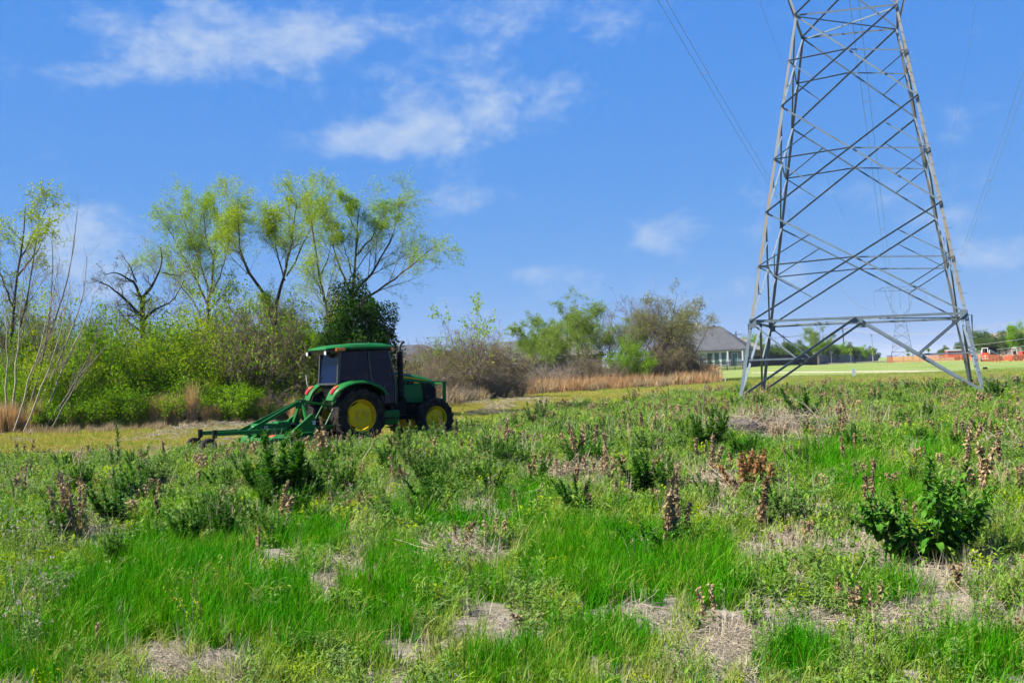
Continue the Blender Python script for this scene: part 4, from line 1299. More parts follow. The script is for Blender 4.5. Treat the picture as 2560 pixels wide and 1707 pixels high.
# hood
rings = []
for x, zt, w, zb in ((1.18, 1.875, .37, 1.05), (1.5, 1.84, .37, 1.02), (1.9, 1.775, .365, 1.0), (2.25, 1.70, .355, 1.0), (2.50, 1.625, .335, 1.05), (2.60, 1.57, .30, 1.15)):
    rings.append([(x, -w, zb), (x, -w, zt - .22), (x, -w * .96, zt - .08), (x, -w * .72, zt - .01), (x, 0, zt + .015), (x, w * .72, zt - .01), (x, w * .96, zt - .08), (x, w, zt - .22), (x, w, zb)])
hood = MB().loft(rings).build("hood", M_jg, tr, smooth=True)
for s in (-1, 1):
    y = s * .374
    MB().hexa([(1.20, y * .985, 1.735), (2.28, s * .352, 1.585), (2.28, s * .340, 1.585), (1.20, y * .96, 1.735), (1.20, y * .99, 1.80), (2.42, s * .345, 1.575), (2.42, s * .33, 1.575), (1.20, y * .95, 1.80)]).build("yellow_stripe", M_jy, hood)
    MB().prism([(2.18, 1.05), (2.12, 1.53), (2.40, 1.51), (2.58, 1.36), (2.57, 1.08)], 'y', s * .33, s * .372).build("grille_panel", M_blk, hood, bevel=.01)
    for k in range(3):
        MB().prism([(1.50 + k * .13, 1.50), (1.56 + k * .13, 1.62 - k * .015), (1.64 + k * .13, 1.60 - k * .015), (1.60 + k * .13, 1.47)], 'y', s * .36, s * .379).build("air_vent", M_blk, hood)
    m = MB()
    for k in range(5):
        m.box(1.83 + k * .042, 1.86 + k * .042, s * .374 - .004, s * .374 + .004, 1.535 - k * .006, 1.57 - k * .006)
    m.build("model_lettering", M_jy, hood)
    MB().hexa([(2.50, s * .30, 1.44), (2.61, s * .20, 1.42), (2.60, s * .12, 1.42), (2.49, s * .22, 1.44), (2.47, s * .32, 1.54), (2.60, s * .21, 1.52), (2.59, s * .12, 1.53), (2.46, s * .24, 1.55)]).build("headlamp", M_lamp, hood)
MB().box(2.56, 2.63, -.25, .25, 1.02, 1.42).build("front_grille", M_blk, hood, bevel=.02)

# chassis
ch = MB().box(-.35, .95, -.27, .27, .48, 1.05).build("transmission_housing", M_iron, tr, bevel=.04)
MB().box(.95, 2.45, -.24, .24, .55, 1.02).build("engine_block", M_iron, tr, bevel=.04)
MB().cyl((0, 0, .735), 'y', .13, 1.2, 16).build("rear_axle", M_jg, tr, smooth=True)
MB().bar((2.25, -.66, .50), (2.25, .66, .50), .16, .16).build("front_axle", M_iron, tr, bevel=.02)
MB().cyl((2.15, 0, .50), 'x', .15, .3, 16).build("differential", M_jy, tr, smooth=True)
MB().tube([(1.98, -.50, .47), (2.25, -.60, .50)], .045, 10).build("steering_rod", M_jy, tr)
MB().box(.74, 1.22, -.78, -.40, .46, .84).build("fuel_tank", M_jg, tr, bevel=.04)
MB().box(.74, 1.22, .40, .78, .46, .84).build("battery_box", M_blk, tr, bevel=.04)
for z in (.38, .62):
    MB().box(.80, 1.15, -.90, -.76, z, z + .03).build("step", M_blk, tr, bevel=.005)
MB().box(1.10, 1.60, -.46, -.27, .70, 1.15).build("side_cover", M_blk, tr, bevel=.03)
ex = MB().cyl((1.40, -.53, 1.78), 'z', .078, 1.22, 20).build("exhaust_stack", M_blk, tr, smooth=True)
MB().tube([(1.40, -.53, 2.38), (1.40, -.53, 2.48), (1.42, -.53, 2.56), (1.47, -.53, 2.62), (1.54, -.53, 2.645)], .042, 12).build("exhaust_tip", M_blk2, ex, smooth=True)
MB().tube([(1.40, -.53, 1.20), (1.42, -.46, 1.1), (1.45, -.30, 1.05)], .06, 10).build("exhaust_elbow", M_blk, ex, smooth=True)
# front guard
g = MB()
for s in (-1, 1):
    gp = MB().prism([(2.60, .78), (2.80, .80), (2.92, .98), (2.94, 1.52), (2.83, 1.52), (2.82, 1.06), (2.74, .92), (2.60, .90)], 'y', s * .30 - .012, s * .30 + .012).build("front_guard", M_jg, tr)
    MB().bar((2.45, s * .30, 1.545), (2.94, s * .30, 1.53), .03, .03).build("guard_rail", M_jg, gp)
MB().bar((2.90, -.32, 1.50), (2.90, .32, 1.50), .10, .05).build("guard_bar", M_jg, tr, bevel=.01)
MB().bar((2.88, -.32, 1.05), (2.88, .32, 1.05), .06, .05).build("guard_bar", M_jg, tr, bevel=.01)
MB().box(2.40, 2.80, -.29, .29, .70, .92).build("front_weight_bracket", M_jg, tr, bevel=.02)
MB().tube([(-.62, .93, 1.50), (-.66, .94, 1.62), (-.68, .94, 1.84)], .016, 8).build("marker_rod", M_white, tr)
# hitch
for s in (-1, 1):
    la = MB().bar((-.25, s * .34, .50), (-1.20, s * .42, .44), .05, .09).build("lift_arm", M_jg, tr, bevel=.01)
    MB().tube([(-.45, s * .36, 1.08), (-.80, s * .40, .50)], .024, 8).build("lift_rod", M_jg, la)
    MB().bar((-.15, s * .30, 1.05), (-.48, s * .36, 1.10), .05, .08).build("rocker_arm", M_jg, la)
MB().tube([(-.38, 0, 1.0), (-.7, 0, 1.06), (-1.22, 0, 1.14)], .03, 8).build("top_link", M_jg, tr)
rv = MB()
for k in range(4):
    rv.cyl((-.50, -.20 - .07 * (k % 2), 1.16 + .10 * (k // 2)), 'x', .035, .18, 10)
rv.box(-.46, -.34, -.34, -.12, 1.05, 1.35)
rv.build("hydraulic_couplers", M_jgd, tr)
for k in range(4):
    y = -.30 + .05 * k
    MB().tube([(-.55, y, 1.2), (-.72, y - .02, 1.12 + .03 * k), (-.70, y - .05, .95), (-.5, y, .85)], .012, 6).build("hydraulic_hose", M_jg if k % 2 else M_blk, tr)
MB().bar((-.3, 0, .42), (-.95, 0, .40), .09, .04).build("drawbar", M_iron, tr)

# ================================================================== rotary cutter
cu = empty("rotary_cutter", TR, TR_A, "green rotary mower with two tail wheels hitched behind the tractor", "mower")
cu.location.z -= 0.04
dk = MB()
dk.add([(-1.15, -1.0, .33), (-2.55, -1.0, .33), (-2.55, 1.0, .33), (-1.15, 1.0, .33), (-1.25, -.86, .40), (-2.38, -.86, .40), (-2.38, .86, .40), (-1.25, .86, .40),
        (-1.15, -1.0, .12), (-2.60, -1.0, .12), (-2.60, 1.0, .12), (-1.15, 1.0, .12)],
       [(4, 5, 6, 7), (0, 1, 5, 4), (1, 2, 6, 5), (2, 3, 7, 6), (3, 0, 4, 7), (0, 8, 9, 1), (1, 9, 10, 2), (2, 10, 11, 3), (3, 11, 8, 0), (8, 11, 10, 9)])
deck = dk.build("deck", M_jgd, cu, bevel=.008)
for s in (-1, 1):
    MB().box(-2.62, -1.12, s * 1.02 - .015, s * 1.02 + .015, .06, .30).build("skid_plate", M_jg, deck, bevel=.005)
    MB().box(-1.135, -1.12, s * .98 - .30 * (s > 0), s * .98 + .30 * (s < 0), .15, .21).build("yellow_strip", M_jy, deck)
for y0, mt in ((-.80, M_refr), (-.80, M_refl)):
    z = .372 if mt is M_refr else .343
MB().add([(-2.50, -.88, .357), (-2.50, -.42, .357), (-2.445, -.42, .3795), (-2.445, -.88, .3795)], [(0, 1, 2, 3)]).add([], []).build("reflector", M_refl, deck)
MB().add([(-2.444, -.88, .381), (-2.444, -.42, .381), (-2.39, -.42, .403), (-2.39, -.88, .403)], [(0, 1, 2, 3)]).build("reflector", M_refr, deck)
# hitch uprights and mast
for s in (-1, 1):
    MB().prism([(-1.12, .28), (-1.12, .86), (-1.24, .86), (-1.80, .42), (-1.80, .38), (-1.3, .36)], 'y', s * .50 - .012, s * .50 + .012).build("hitch_plate", M_jg, cu)
    MB().bar((-1.22, s * .50, .87), (-1.82, s * .50, .415), .09, .02).build("hitch_plate_flange", M_jg, cu)
    MB().bar((-1.28, s * .06, 1.16), (-1.32, s * .46, .60), .06, .10).build("mast_leg", M_jg, cu, bevel=.006)
    MB().bar((-1.33, s * .055, 1.20), (-2.95, s * .30, .47), .045, .085).build("mast_brace", M_jg, cu, bevel=.005)
    MB().box(-2.0, -1.4, s * .86 - .10, s * .86 + .10, .395, .43).build("deck_rib", M_jg, deck, bevel=.004)
MB().box(-1.40, -1.18, -.10, -.075, 1.02, 1.25).box(-1.40, -1.18, .075, .10, 1.02, 1.25).box(-1.36, -1.22, -.075, .075, 1.04, 1.10).build("mast_head", M_jg, cu, bevel=.005)
pins = MB()
for x, z in ((-1.35, 1.2), (-1.23, 1.14), (-1.3, 1.06)):
    pins.cyl((x, 0, z), 'y', .02, .25, 10)
pins.build("hitch_pins", M_steel, cu)
gb = MB().box(-2.62, -2.05, -.21, .21, .39, .68).build("belt_shield", M_jg, cu, bevel=.03)
MB().box(-2.04, -1.66, -.19, .19, .44, .72).build("gearbox", M_jg, cu, bevel=.05)
MB().cyl((-1.85, 0, .40), 'z', .12, .14, 14).build("gearbox_base", M_jg, cu)
MB().box(-1.95, -1.78, -.04, .04, .715, .745).build("filler_cap", M_blk, cu, bevel=.006)
MB().box(-2.40, -2.30, -.214, -.2105, .52, .62).build("warning_sticker", M_white, gb)
MB().box(-2.375, -2.325, -.217, -.2145, .56, .60).build("sticker_mark", M_refr, gb)
MB().box(-2.6235, -2.6205, -.06, .06, .53, .62).build("warning_sticker", M_white, gb)
MB().box(-1.20, -1.12, -.516, -.513, .60, .70).build("warning_sticker", M_white, cu)
MB().tube([(-.42, 0, .62), (-1.0, 0, .60), (-1.64, 0, .58)], [.075, .068, .085], 14).build("drive_shaft", M_blk, cu, smooth=True)
# tail arms and wheels
for s in (-1, 1):
    ar = MB().bar((-1.95, s * .50, .50), (-3.80, s * .50, .50), .09, .10).build("tail_arm", M_jg, cu, bevel=.006)
    MB().bar((-2.0, s * .50, .36), (-2.0, s * .50, .47), .10, .20, (1, 0, 0)).build("arm_bracket", M_jg, cu)
    MB().bar((-2.5, s * .50, .33), (-2.5, s * .50, .46), .10, .12, (1, 0, 0)).build("arm_bracket", M_jg, cu)
    MB().cyl((-3.84, s * .50, .50), 'z', .062, .20, 14).build("caster_pivot", M_iron, ar)
    MB().bar((-3.84, s * .50, .42), (-4.0, s * .50 - .09, .21), .05, .03, (0, 1, 0)).bar((-3.84, s * .50, .42), (-4.0, s * .50 + .09, .21), .05, .03, (0, 1, 0)).build("caster_fork", M_iron, ar)
    tw = MB().lathe([(.10, -.07), (.17, -.085), (.20, -.06), (.207, 0), (.20, .06), (.17, .085), (.10, .07)], (-4.0, s * .50, .205), 28).build("tail_tyre", M_rub, ar, smooth=True)
    MB().lathe([(.001, -.05), (.06, -.05), (.105, -.06), (.105, .06), (.06, .05), (.001, .05)], (-4.0, s * .50, .205), 24).build("tail_rim", M_jy, ar, smooth=True)
MB().bar((-3.0, -.5, .46), (-3.0, .5, .46), .07, .07).build("arm_crossbar", M_jg, cu)
MB().bar((-2.95, -.5, .47), (-2.95, .5, .47), .05, .03).build("crossbar_cap", M_jg, cu)

# ================================================================== houses, fences and street things beyond the plot
M_shing = plain("grey_shingles", (0.085, 0.09, 0.105), 0.9, 0, 0.15, 1.2, bump=0.3, bscale=6)
M_shing2 = plain("brown_grey_shingles", (0.22, 0.20, 0.18), 0.9, 0, 0.15, 1.2, bump=0.3, bscale=6)
M_wallw = plain("white_painted_brick", (0.88, 0.88, 0.86), 0.8, 0, 0.06, 1.5, bump=0.2, bscale=12)
M_wallt = plain("tan_brick", (0.40, 0.33, 0.26), 0.85, 0, 0.1, 1.5)
M_pane = plain("window_pane", (0.06, 0.16, 0.17), 0.08, 0, 0.1, 1.0)
M_patio_shade = plain("painted_patio_shade", (0.20, 0.26, 0.33), 0.5)
M_darkfen = plain("dark_fence_planks", (0.045, 0.04, 0.04), 0.85, 0, 0.2, 1.0)
M_greyfen = plain("grey_fence_planks", (0.14, 0.15, 0.18), 0.85, 0, 0.2, 1.0)
M_wood = plain("pole_wood", (0.085, 0.06, 0.05), 0.9, 0, 0.2, 2.0)
M_pole = plain("grey_pole", (0.35, 0.36, 0.36), 0.6)
M_fluo = plain("fluorescent_yellow_green", (0.55, 0.75, 0.02), 0.5, 0, 0.03)
M_iron_f = plain("black_iron", (0.02, 0.02, 0.022), 0.5)
M_mred = plain("red_machine_paint", (0.62, 0.06, 0.035), 0.4, 0, 0.12, 3.0)
M_mwht = plain("white_machine_paint", (0.72, 0.71, 0.68), 0.45, 0, 0.08, 3.0)
M_dirt = plain("earth_mound", (0.26, 0.215, 0.17), 0.95, 0, 0.2, 0.3, bump=0.6, bscale=2.0)


def hip_house(name, loc, rz, w, d, hw_, rise, label, wall, roofm, overhang=0.5, ridge=0.45):
    e = empty(name, loc, rz, label, "house")
    MB().box(-w / 2, w / 2, 0, d, -0.5, hw_).build("wall", wall, e)
    o = overhang; r = ridge * w / 2
    rings = [[(-w / 2 - o, -o, hw_), (w / 2 + o, -o, hw_), (w / 2 + o, d + o, hw_), (-w / 2 - o, d + o, hw_)], [(-w / 2 - o, -o, hw_ + .2), (w / 2 + o, -o, hw_ + .2), (w / 2 + o, d + o, hw_ + .2), (-w / 2 - o, d + o, hw_ + .2)]]
    m = MB().loft(rings)
    b = [(-w / 2 - o, -o, hw_ + .2), (w / 2 + o, -o, hw_ + .2), (w / 2 + o, d + o, hw_ + .2), (-w / 2 - o, d + o, hw_ + .2), (-r, d / 2, hw_ + rise), (r, d / 2, hw_ + rise)]
    m.add([(x, y, z + .003) for x, y, z in b], [(0, 1, 5, 4), (1, 2, 5), (2, 3, 4, 5), (3, 0, 4), (3, 2, 1, 0)])
    rf = m.build("roof", roofm, e)
    return e, rf


def window(parent, x, z, w, h, y=0.0, name="window", pane=None):
    f = MB().box(x - w / 2 - .08, x - w / 2, y - .06, y + .02, z, z + h).box(x + w / 2, x + w / 2 + .08, y - .06, y + .02, z, z + h).box(x - w / 2 - .08, x + w / 2 + .08, y - .06, y + .02, z + h, z + h + .08).box(x - w / 2 - .12, x + w / 2 + .12, y - .09, y + .02, z - .07, z).build(name, M_white, parent)
    MB().box(x - w / 2, x + w / 2, y - .03, y + .015, z, z + h).build("pane", pane or M_pane, f)
    return f


b = gdep(1762, 226)
b.z += 0.1
hs, rf = hip_house("house", b, R(-17), 14.0, 11.0, 2.75, 4.4, "white brick house with dark grey hip roof left of the tower", M_wallw, M_shing, 0.6, 0.30)
for x in (0.9, 2.1, 3.3):
    window(hs, x, 0.35, 0.75, 2.1)
MB().box(3.9, 6.6, -0.02, .05, 0.0, 2.6).build("patio_shade_panel", M_patio_shade, hs)  # flat panel on the wall, the patio's shade painted in as dark blue
window(hs, 5.2, 0.1, 0.9, 2.2, -.03, "patio_door")
for x in (6.55, 4.05):
    MB().box(x - .12, x + .12, -.55, -.30, -0.4, 2.75).build("porch_post", M_white, hs)
window(hs, -2.2, 0.9, 1.0, 1.3); window(hs, -4.6, 0.9, 1.0, 1.3)
MB().cyl((-1.2, 2.8, 4.95), 'z', .12, 0.6, 10).build("vent_pipe", M_white, rf)
b2 = b + Vector((-1.5, 10.5, 0))
h2, _r = hip_house("house", b2, R(-17), 13.0, 12.0, 3.0, 5.2, "taller brown-grey roof rising behind the white house", M_wallt, M_shing2, 0.6, 0.22)
b3 = gdep(1858, 240)
h3, _r = hip_house("house", b3, R(0), 7.0, 8.0, 2.8, 2.6, "small tan house with low brown roof behind the tower leg", M_wallt, M_shing2, 0.5, 0.3)
window(h3, 0.0, .8, 1.0, 1.3)
h4, _r = hip_house("house", gdep(1052, 150), R(20), 12.0, 10.0, 2.6, 2.3, "grey-roofed house half hidden behind the brush ahead of the tractor", M_wallt, M_shing, 0.5, 0.3)
window(h4, 2.0, .9, 1.1, 1.3); window(h4, -2.0, .9, 1.1, 1.3)
h5, _r = hip_house("house", gdep(1252, 165), R(-15), 11.0, 10.0, 2.6, 2.6, "grey-roofed house behind the brown vine mound", M_wallt, M_shing, 0.5, 0.3)
window(h5, 3.0, .9, 1.1, 1.3); window(h5, -2.5, .9, 1.1, 1.3)
h6, _r = hip_house("house", gdep(1395, 175), R(5), 12.0, 9.0, 2.9, 3.0, "tan house glimpsed between the pale willows", M_wallt, M_shing2, 0.5, 0.3)
window(h6, 2.0, .9, 1.1, 1.3)

# parked vehicles glimpsed behind the brush
def car(name, loc, rz, label, prof, w, paint, cat, glass):
    e = empty(name, loc, rz, label, cat)
    MB().prism(prof, 'y', -w / 2, w / 2).build("body", paint, e, bevel=.08)
    for (x0, x1, z0, z1) in glass:
        for s in (-1, 1):
            MB().box(x0, x1, s * w / 2 - .012, s * w / 2 + .012, z0, z1).build("side_window", M_pane, e)
    L_ = max(p[0] for p in prof); L0 = min(p[0] for p in prof)
    for x in (L0 + .85, L_ - .85):
        for s in (-1, 1):
            t = MB().lathe([(.18, -.10), (.30, -.11), (.335, -.07), (.335, .07), (.30, .11), (.18, .10)], (x, s * (w / 2 - .06), .335), 24).build("wheel", M_rub, e, smooth=True)
            MB().lathe([(.001, -.09), (.17, -.08), (.185, .08), (.001, .09)], (x, s * (w / 2 - .06), .335), 20).build("hubcap", M_steel, t, smooth=True)
    MB().box(L_ - .02, L_ + .03, -w / 2 + .1, -w / 2 + .4, .7, .85).build("headlight", M_lamp, e)
    MB().box(L_ - .02, L_ + .03, w / 2 - .4, w / 2 - .1, .7, .85).build("headlight", M_lamp, e)
    return e


van = [(-2.6, .35), (-2.65, 1.0), (-2.55, 2.2), (-2.3, 2.35), (1.2, 2.35), (1.7, 1.5), (2.5, 1.2), (2.65, .8), (2.6, .35)]
sed = [(-2.2, .35), (-2.3, .8), (-2.1, 1.0), (-1.4, 1.05), (-.8, 1.45), (.5, 1.47), (1.2, 1.05), (2.1, .9), (2.25, .6), (2.2, .35)]
car("parked_van", gdep(1292, 118), R(10), "white van parked behind the grey brush", van, 1.95, M_white, "van", [(-.2, .9, 1.45, 2.1), (-2.2, -1.4, 1.45, 2.1)])
car("parked_car", gdep(1328, 121), R(12), "pale sedan parked in front of the white van", sed, 1.8, M_steel, "car", [(-.7, -.1, 1.06, 1.38), (0, .6, 1.06, 1.38)])
car("parked_car", gdep(1150, 108), R(20), "white sedan behind the vine-covered brown mound", sed, 1.8, M_white, "car", [(-.7, -.1, 1.06, 1.38), (0, .6, 1.06, 1.38)])


def plank_fence(name, p0, p1, h, mat, label, pitch=0.16, postmat=None):
    p0 = Vector((p0[0], p0[1], 0)); p1 = Vector((p1[0], p1[1], 0)); d = p1 - p0; Ln = d.length; d.normalize()
    e = empty(name, (p0.x, p0.y, 0), math.atan2(d.y, d.x), label, "fence")
    m = MB(); n = int(Ln / pitch)
    for i in range(n):
        q = p0 + d * (i * pitch); z = TZ(q.x, q.y); hh = h + random.uniform(-.03, .03)
        m.box(i * pitch + .006, (i + 1) * pitch - .008, -.012, .012, z + .04, z + hh)
    o = m.build("planks", mat, e); tag(o, kind="stuff")
    k = 0.0
    while k <= Ln:
        q = p0 + d * k; z = TZ(q.x, q.y)
        MB().box(k - .05, k + .05, .02, .12, z - .2, z + h + .04).build("post", mat, e); k += 2.4
    q = p0; z = TZ(p0.x, p0.y); z1 = TZ(p1.x, p1.y)
    for zz in (.3, h - .25):
        MB().bar((0, .05, z + zz), (Ln, .05, z1 + zz), .05, .09).build("rail", mat, e)
    return e


a = gdep(1862, 212); c = gdep(2044, 220)
plank_fence("plank_fence", a[:2], c[:2], 1.75, M_darkfen, "dark brown plank fence running right from the white house")
a = gdep(2050, 262); c = gdep(2196, 400)
plank_fence("plank_fence", a[:2], c[:2], 1.9, M_greyfen, "grey-blue plank fence along the street under the far trees", 0.3)
MB().box(-.45, .45, -.3, .3, -.2, 2.2).box(-.55, .55, -.4, .4, 2.2, 2.35).build("brick_pillar", M_wallt, None, loc=gdep(2042, 242), bevel=.02)
tag(bpy.data.objects["brick_pillar"], "square brick gate pillar at the end of the plank fences", "pillar")
# iron fence
p0 = gdep(1715, 196); p1 = gdep(1862, 206)
d = (p1 - p0); Ln = d.length; rz = math.atan2(d.y, d.x)
e = empty("iron_fence", (p0.x, p0.y, p0.z), rz, "thin black iron railing in front of the white house", "fence")
m = MB(); k = 0.0
while k < Ln: m.box(k - .014, k + .014, -.014, .014, 0, 1.35); k += .13
tag(m.build("pickets", M_iron_f, e), kind="stuff")
for zz in (.2, 1.2): MB().box(0, Ln, -.02, .02, zz, zz + .05).build("rail", M_iron_f, e)
k = 0.0
while k <= Ln: MB().box(k - .045, k + .045, -.045, .045, -.2, 1.5).build("post", M_iron_f, e); k += 2.0


# utility poles
def upole(px, depth, top_py, label, arms=1, lean=0.0, transformer=False):
    b = gdep(px, depth); h = unproj(px, top_py, depth).z - b.z
    e = empty("utility_pole", b, 0, label, "utility pole")
    MB().tube([(0, 0, -.5), (0, 0, h)], [.17, .11], 10).build("pole", M_wood, e)
    for k in range(arms):
        z = h - .7 - k * 1.9
        MB().box(-1.2, 1.2, -.14, -.04, z - .06, z + .06).build("crossarm", M_wood, e)
        for x in (-1.05, -.4, .4, 1.05):
            MB().cyl((x, -.09, z + .14), 'z', .05, .16, 8).build("insulator", M_mwht, e)
    if transformer:
        MB().cyl((0.28, -.2, h - 2.9), 'z', .24, .9, 14).build("transformer", M_pole, e)
    e.rotation_euler = (0, lean, 0)
    return e, b, h


P1 = upole(1843, 300, 828, "dark utility pole with two crossarms above the white house", 2)
P2 = upole(1962, 390, 836, "thin distant utility pole behind the fence trees left of the transformer pole", 1)
P3 = upole(2029, 330, 828, "utility pole with a grey transformer among the far trees", 0, 0, True)
P4 = upole(2112, 330, 815, "tall dark utility pole standing clear at the end of the far trees", 1, R(-1.2))
P5 = upole(1860, 420, 848, "small far utility pole just right of the house roof", 1)
M_lw = plain("distribution_wire", (0.5, 0.5, 0.5), 0.5, 0.3)


def span(a, b_, sag, label, group=None, rad=0.02):
    P = [a.lerp(b_, i / 24) - Vector((0, 0, 4 * sag * (i / 24) * (1 - i / 24))) for i in range(25)]
    o = MB().tube(P, rad, 5).build("overhead_wire", M_lw)
    tag(o, label, "overhead wire", group)


q4 = P4[1] + Vector((0, 0, P4[2])); q1 = P1[1] + Vector((0, 0, P1[2])); q3 = P3[1] + Vector((0, 0, P3[2]))
off = unproj(2680, 772, 215)
for k, dx in enumerate((-1.0, 0.0, 1.0)):
    span(q4 + Vector((dx, 0, -.6)), off + Vector((0, dx * 1.5, dx * .3)), 2.6, "pale overhead wire running from the tall dark pole over the loader", "wires over the loader", 0.022)
    span(q1 + Vector((dx, 0, -.6)), q3 + Vector((dx * .3, 0, -.6)), .9, "overhead wire between the house pole and the transformer pole", "wires from the house pole")
    span(q3 + Vector((dx * .3, 0, -.6)), q4 + Vector((dx, 0, -.6)), .9, "overhead wire between the transformer pole and the tall dark pole", "wires from the transformer pole")
for k, dz in enumerate((-3.0, -4.2)):
    span(q4 + Vector((0, 0, dz)), off + Vector((0, 0, dz * 1.1)), 2.6, "lower communication cable running from the tall dark pole over the loader", "low cables over the loader", 0.03)


# street signs
def crossing_sign(px, depth, h, label):
    b = gdep(px, depth)
    e = empty("crossing_sign", b, R(6), label, "road sign")
    MB().tube([(0, .03, -.3), (0, .03, h)], .045, 8).build("post", M_pole, e)
    s = .53
    f = MB().prism([(0, h - s), (s, h), (0, h + s), (-s, h)], 'y', -.012, .012).build("diamond_plate", M_fluo, e)
    MB().prism([(-.05, h - .3), (.0, h - .05), (.06, h - .3), (.12, h - .28), (.06, h + .05), (.05, h + .18), (-.06, h + .18), (-.10, h - .05), (-.10, h - .3)], 'y', -.018, -.0135).build("walking_figure", M_iron_f, f)
    MB().cyl((0, -.016, h + .26), 'y', .065, .004, 12).build("figure_head", M_iron_f, f)
    g = MB().box(-.30, .30, -.012, .012, h - 1.05, h - .62).build("arrow_plate", M_fluo, e)
    MB().prism([(-.15, h - .92), (.10, h - .72), (.15, h - .78), (-.10, h - .97)], 'y', -.018, -.0135).build("arrow", M_iron_f, g)


crossing_sign(2128, 262, 2.7, "yellow-green crossing sign on a grey post beside the tall dark pole")
crossing_sign(2184, 268, 2.6, "yellow-green crossing sign at the end of the far tree row")
crossing_sign(2271, 250, 2.2, "yellow-green crossing sign above the start of the orange mesh fence")
crossing_sign(2322, 300, 2.3, "small yellow-green crossing sign behind the orange mesh fence")
lb = gdep(2182, 300)
e = empty("street_lamp", lb, 0, "slim grey street lamp beyond the crossing sign", "street lamp")
MB().tube([(0, 0, -.3), (0, 0, 6.2)], [.09, .06], 8).build("post", M_pole, e); MB().box(-.5, .15, -.12, .12, 6.15, 6.3).build("lamp_head", M_pole, e, bevel=.03)
b = gdep(2079, 262)
e = empty("stop_sign", b, R(8), "grey back of an octagonal sign in front of the far fence", "road sign")
MB().tube([(0, 0, -.3), (0, 0, 2.5)], .04, 8).build("post", M_pole, e)
MB().prism([(.42 * math.cos(PI / 8 + k * PI / 4), 2.3 + .42 * math.sin(PI / 8 + k * PI / 4)) for k in range(8)], 'y', -.06, -.045).build("plate", M_pole, e)
# small things on the lawn
b = gdep(2135.5, 106)
e = empty("yard_sign", b, R(-8), "small white yard sign on two wire legs under the tower", "sign")
M_pblue = plain("pale_blue_print", (0.45, 0.68, 0.78), 0.6, 0, .03); M_ppink = plain("pale_pink_print", (0.78, 0.62, 0.64), 0.6, 0, .03)
MB().box(-.15, .15, -.01, .01, .22, .80).build("panel", M_white, e)
MB().box(-.15, -.03, -.016, -.0125, .24, .78).build("blue_print", M_pblue, e); MB().box(.03, .14, -.016, -.0125, .24, .60).build("pink_print", M_ppink, e)
for x in (-.13, .13): MB().tube([(x, 0.012, -.1), (x, .012, .5)], .008, 6).build("wire_leg", M_iron_f, e)
b = gdep(1814, 112)
e = empty("marker_post", b, 0, "short white utility marker post on the lawn below the house", "post")
MB().tube([(0, 0, -.1), (0, 0, .30)], .055, 12).build("tube", M_white, e); MB().tube([(0, 0, .30), (0, 0, .36)], [.065, .05], 12).build("cap", M_white, e)
b = gdep(2463, 128)
e = empty("black_tub", b, 0, "black plastic tub lying by the footpath below the loader", "tub")
MB().lathe([(.001, .0), (.21, .0), (.225, .03), (.21, .06), (.215, .24), (.235, .26), (.235, .30), (.20, .30), (.19, .08), (.001, .08)], (0, 0, 0), 24).build("shell", M_blk, e, smooth=True).rotation_euler = (R(90), 0, 0)

# orange mesh fence
m_, nt, out = new_mat("orange_netting")
p = nt.nodes.new("ShaderNodeBsdfPrincipled"); p.inputs["Base Color"].default_value = (0.62, 0.19, 0.08, 1); p.inputs["Roughness"].default_value = .6
t = nt.nodes.new("ShaderNodeBsdfTransparent"); x = nt.nodes.new("ShaderNodeMixShader")
tc = nt.nodes.new("ShaderNodeTexCoord"); br = nt.nodes.new("ShaderNodeTexBrick"); br.offset = 0
br.inputs["Scale"].default_value = 1.0; br.inputs["Brick Width"].default_value = .10; br.inputs["Row Height"].default_value = .06; br.inputs["Mortar Size"].default_value = .0052; br.inputs["Mortar Smooth"].default_value = 0
sx = nt.nodes.new("ShaderNodeSeparateXYZ"); cx = nt.nodes.new("ShaderNodeCombineXYZ")
L(nt, tc.outputs["Object"], sx.inputs[0]); L(nt, sx.outputs[0], cx.inputs[0]); L(nt, sx.outputs[2], cx.inputs[1]); L(nt, cx.outputs[0], br.inputs["Vector"])
L(nt, br.outputs["Fac"], x.inputs[0]); L(nt, t.outputs[0], x.inputs[1]); L(nt, p.outputs[0], x.inputs[2]); L(nt, x.outputs[0], out.inputs[0])
M_net = m_


def net_fence(pts, h, label):
    e = empty("mesh_fence", (0, 0, 0), 0, label, "fence")
    P = [gdep(*q) for q in pts]
    for a, b_ in zip(P[:-1], P[1:]):
        d = b_ - a; Ln = math.hypot(d.x, d.y); n = max(1, int(Ln / 2.6)); rz = math.atan2(d.y, d.x)
        for i in range(n):
            q = a.lerp(b_, i / n); q2 = a.lerp(b_, (i + 1) / n); q.z = TZ(q.x, q.y); q2.z = TZ(q2.x, q2.y); w = (q2 - q).length
            sg = random.uniform(.03, .14)
            vs = [(0, 0, .02), (w, 0, .02 + q2.z - q.z), (w, 0, h + q2.z - q.z), (w * .5, .03, h - sg), (0, 0, h)]
            o = MB().add([(x_, y_ + s_, z_) for s_ in (0, .004) for x_, y_, z_ in vs], [(0, 1, 2, 3, 4), (9, 8, 7, 6, 5)]).build("net_panel", M_net, e)
            o.location = q; o.rotation_euler = (0, 0, rz)
            po = MB().tube([(0, .03, -.3), (0, .03, h + .15)], .03, 6).build("post", M_iron_f, e); po.location = q
    return e


net_fence([(2218, 236), (2300, 232), (2400, 228), (2500, 190), (2660, 186)], 1.15, "orange plastic mesh fence around the building site")
net_fence([(2218, 236), (2232, 262), (2330, 262), (2440, 262)], 1.2, "far run of orange mesh fence behind the red trailer")


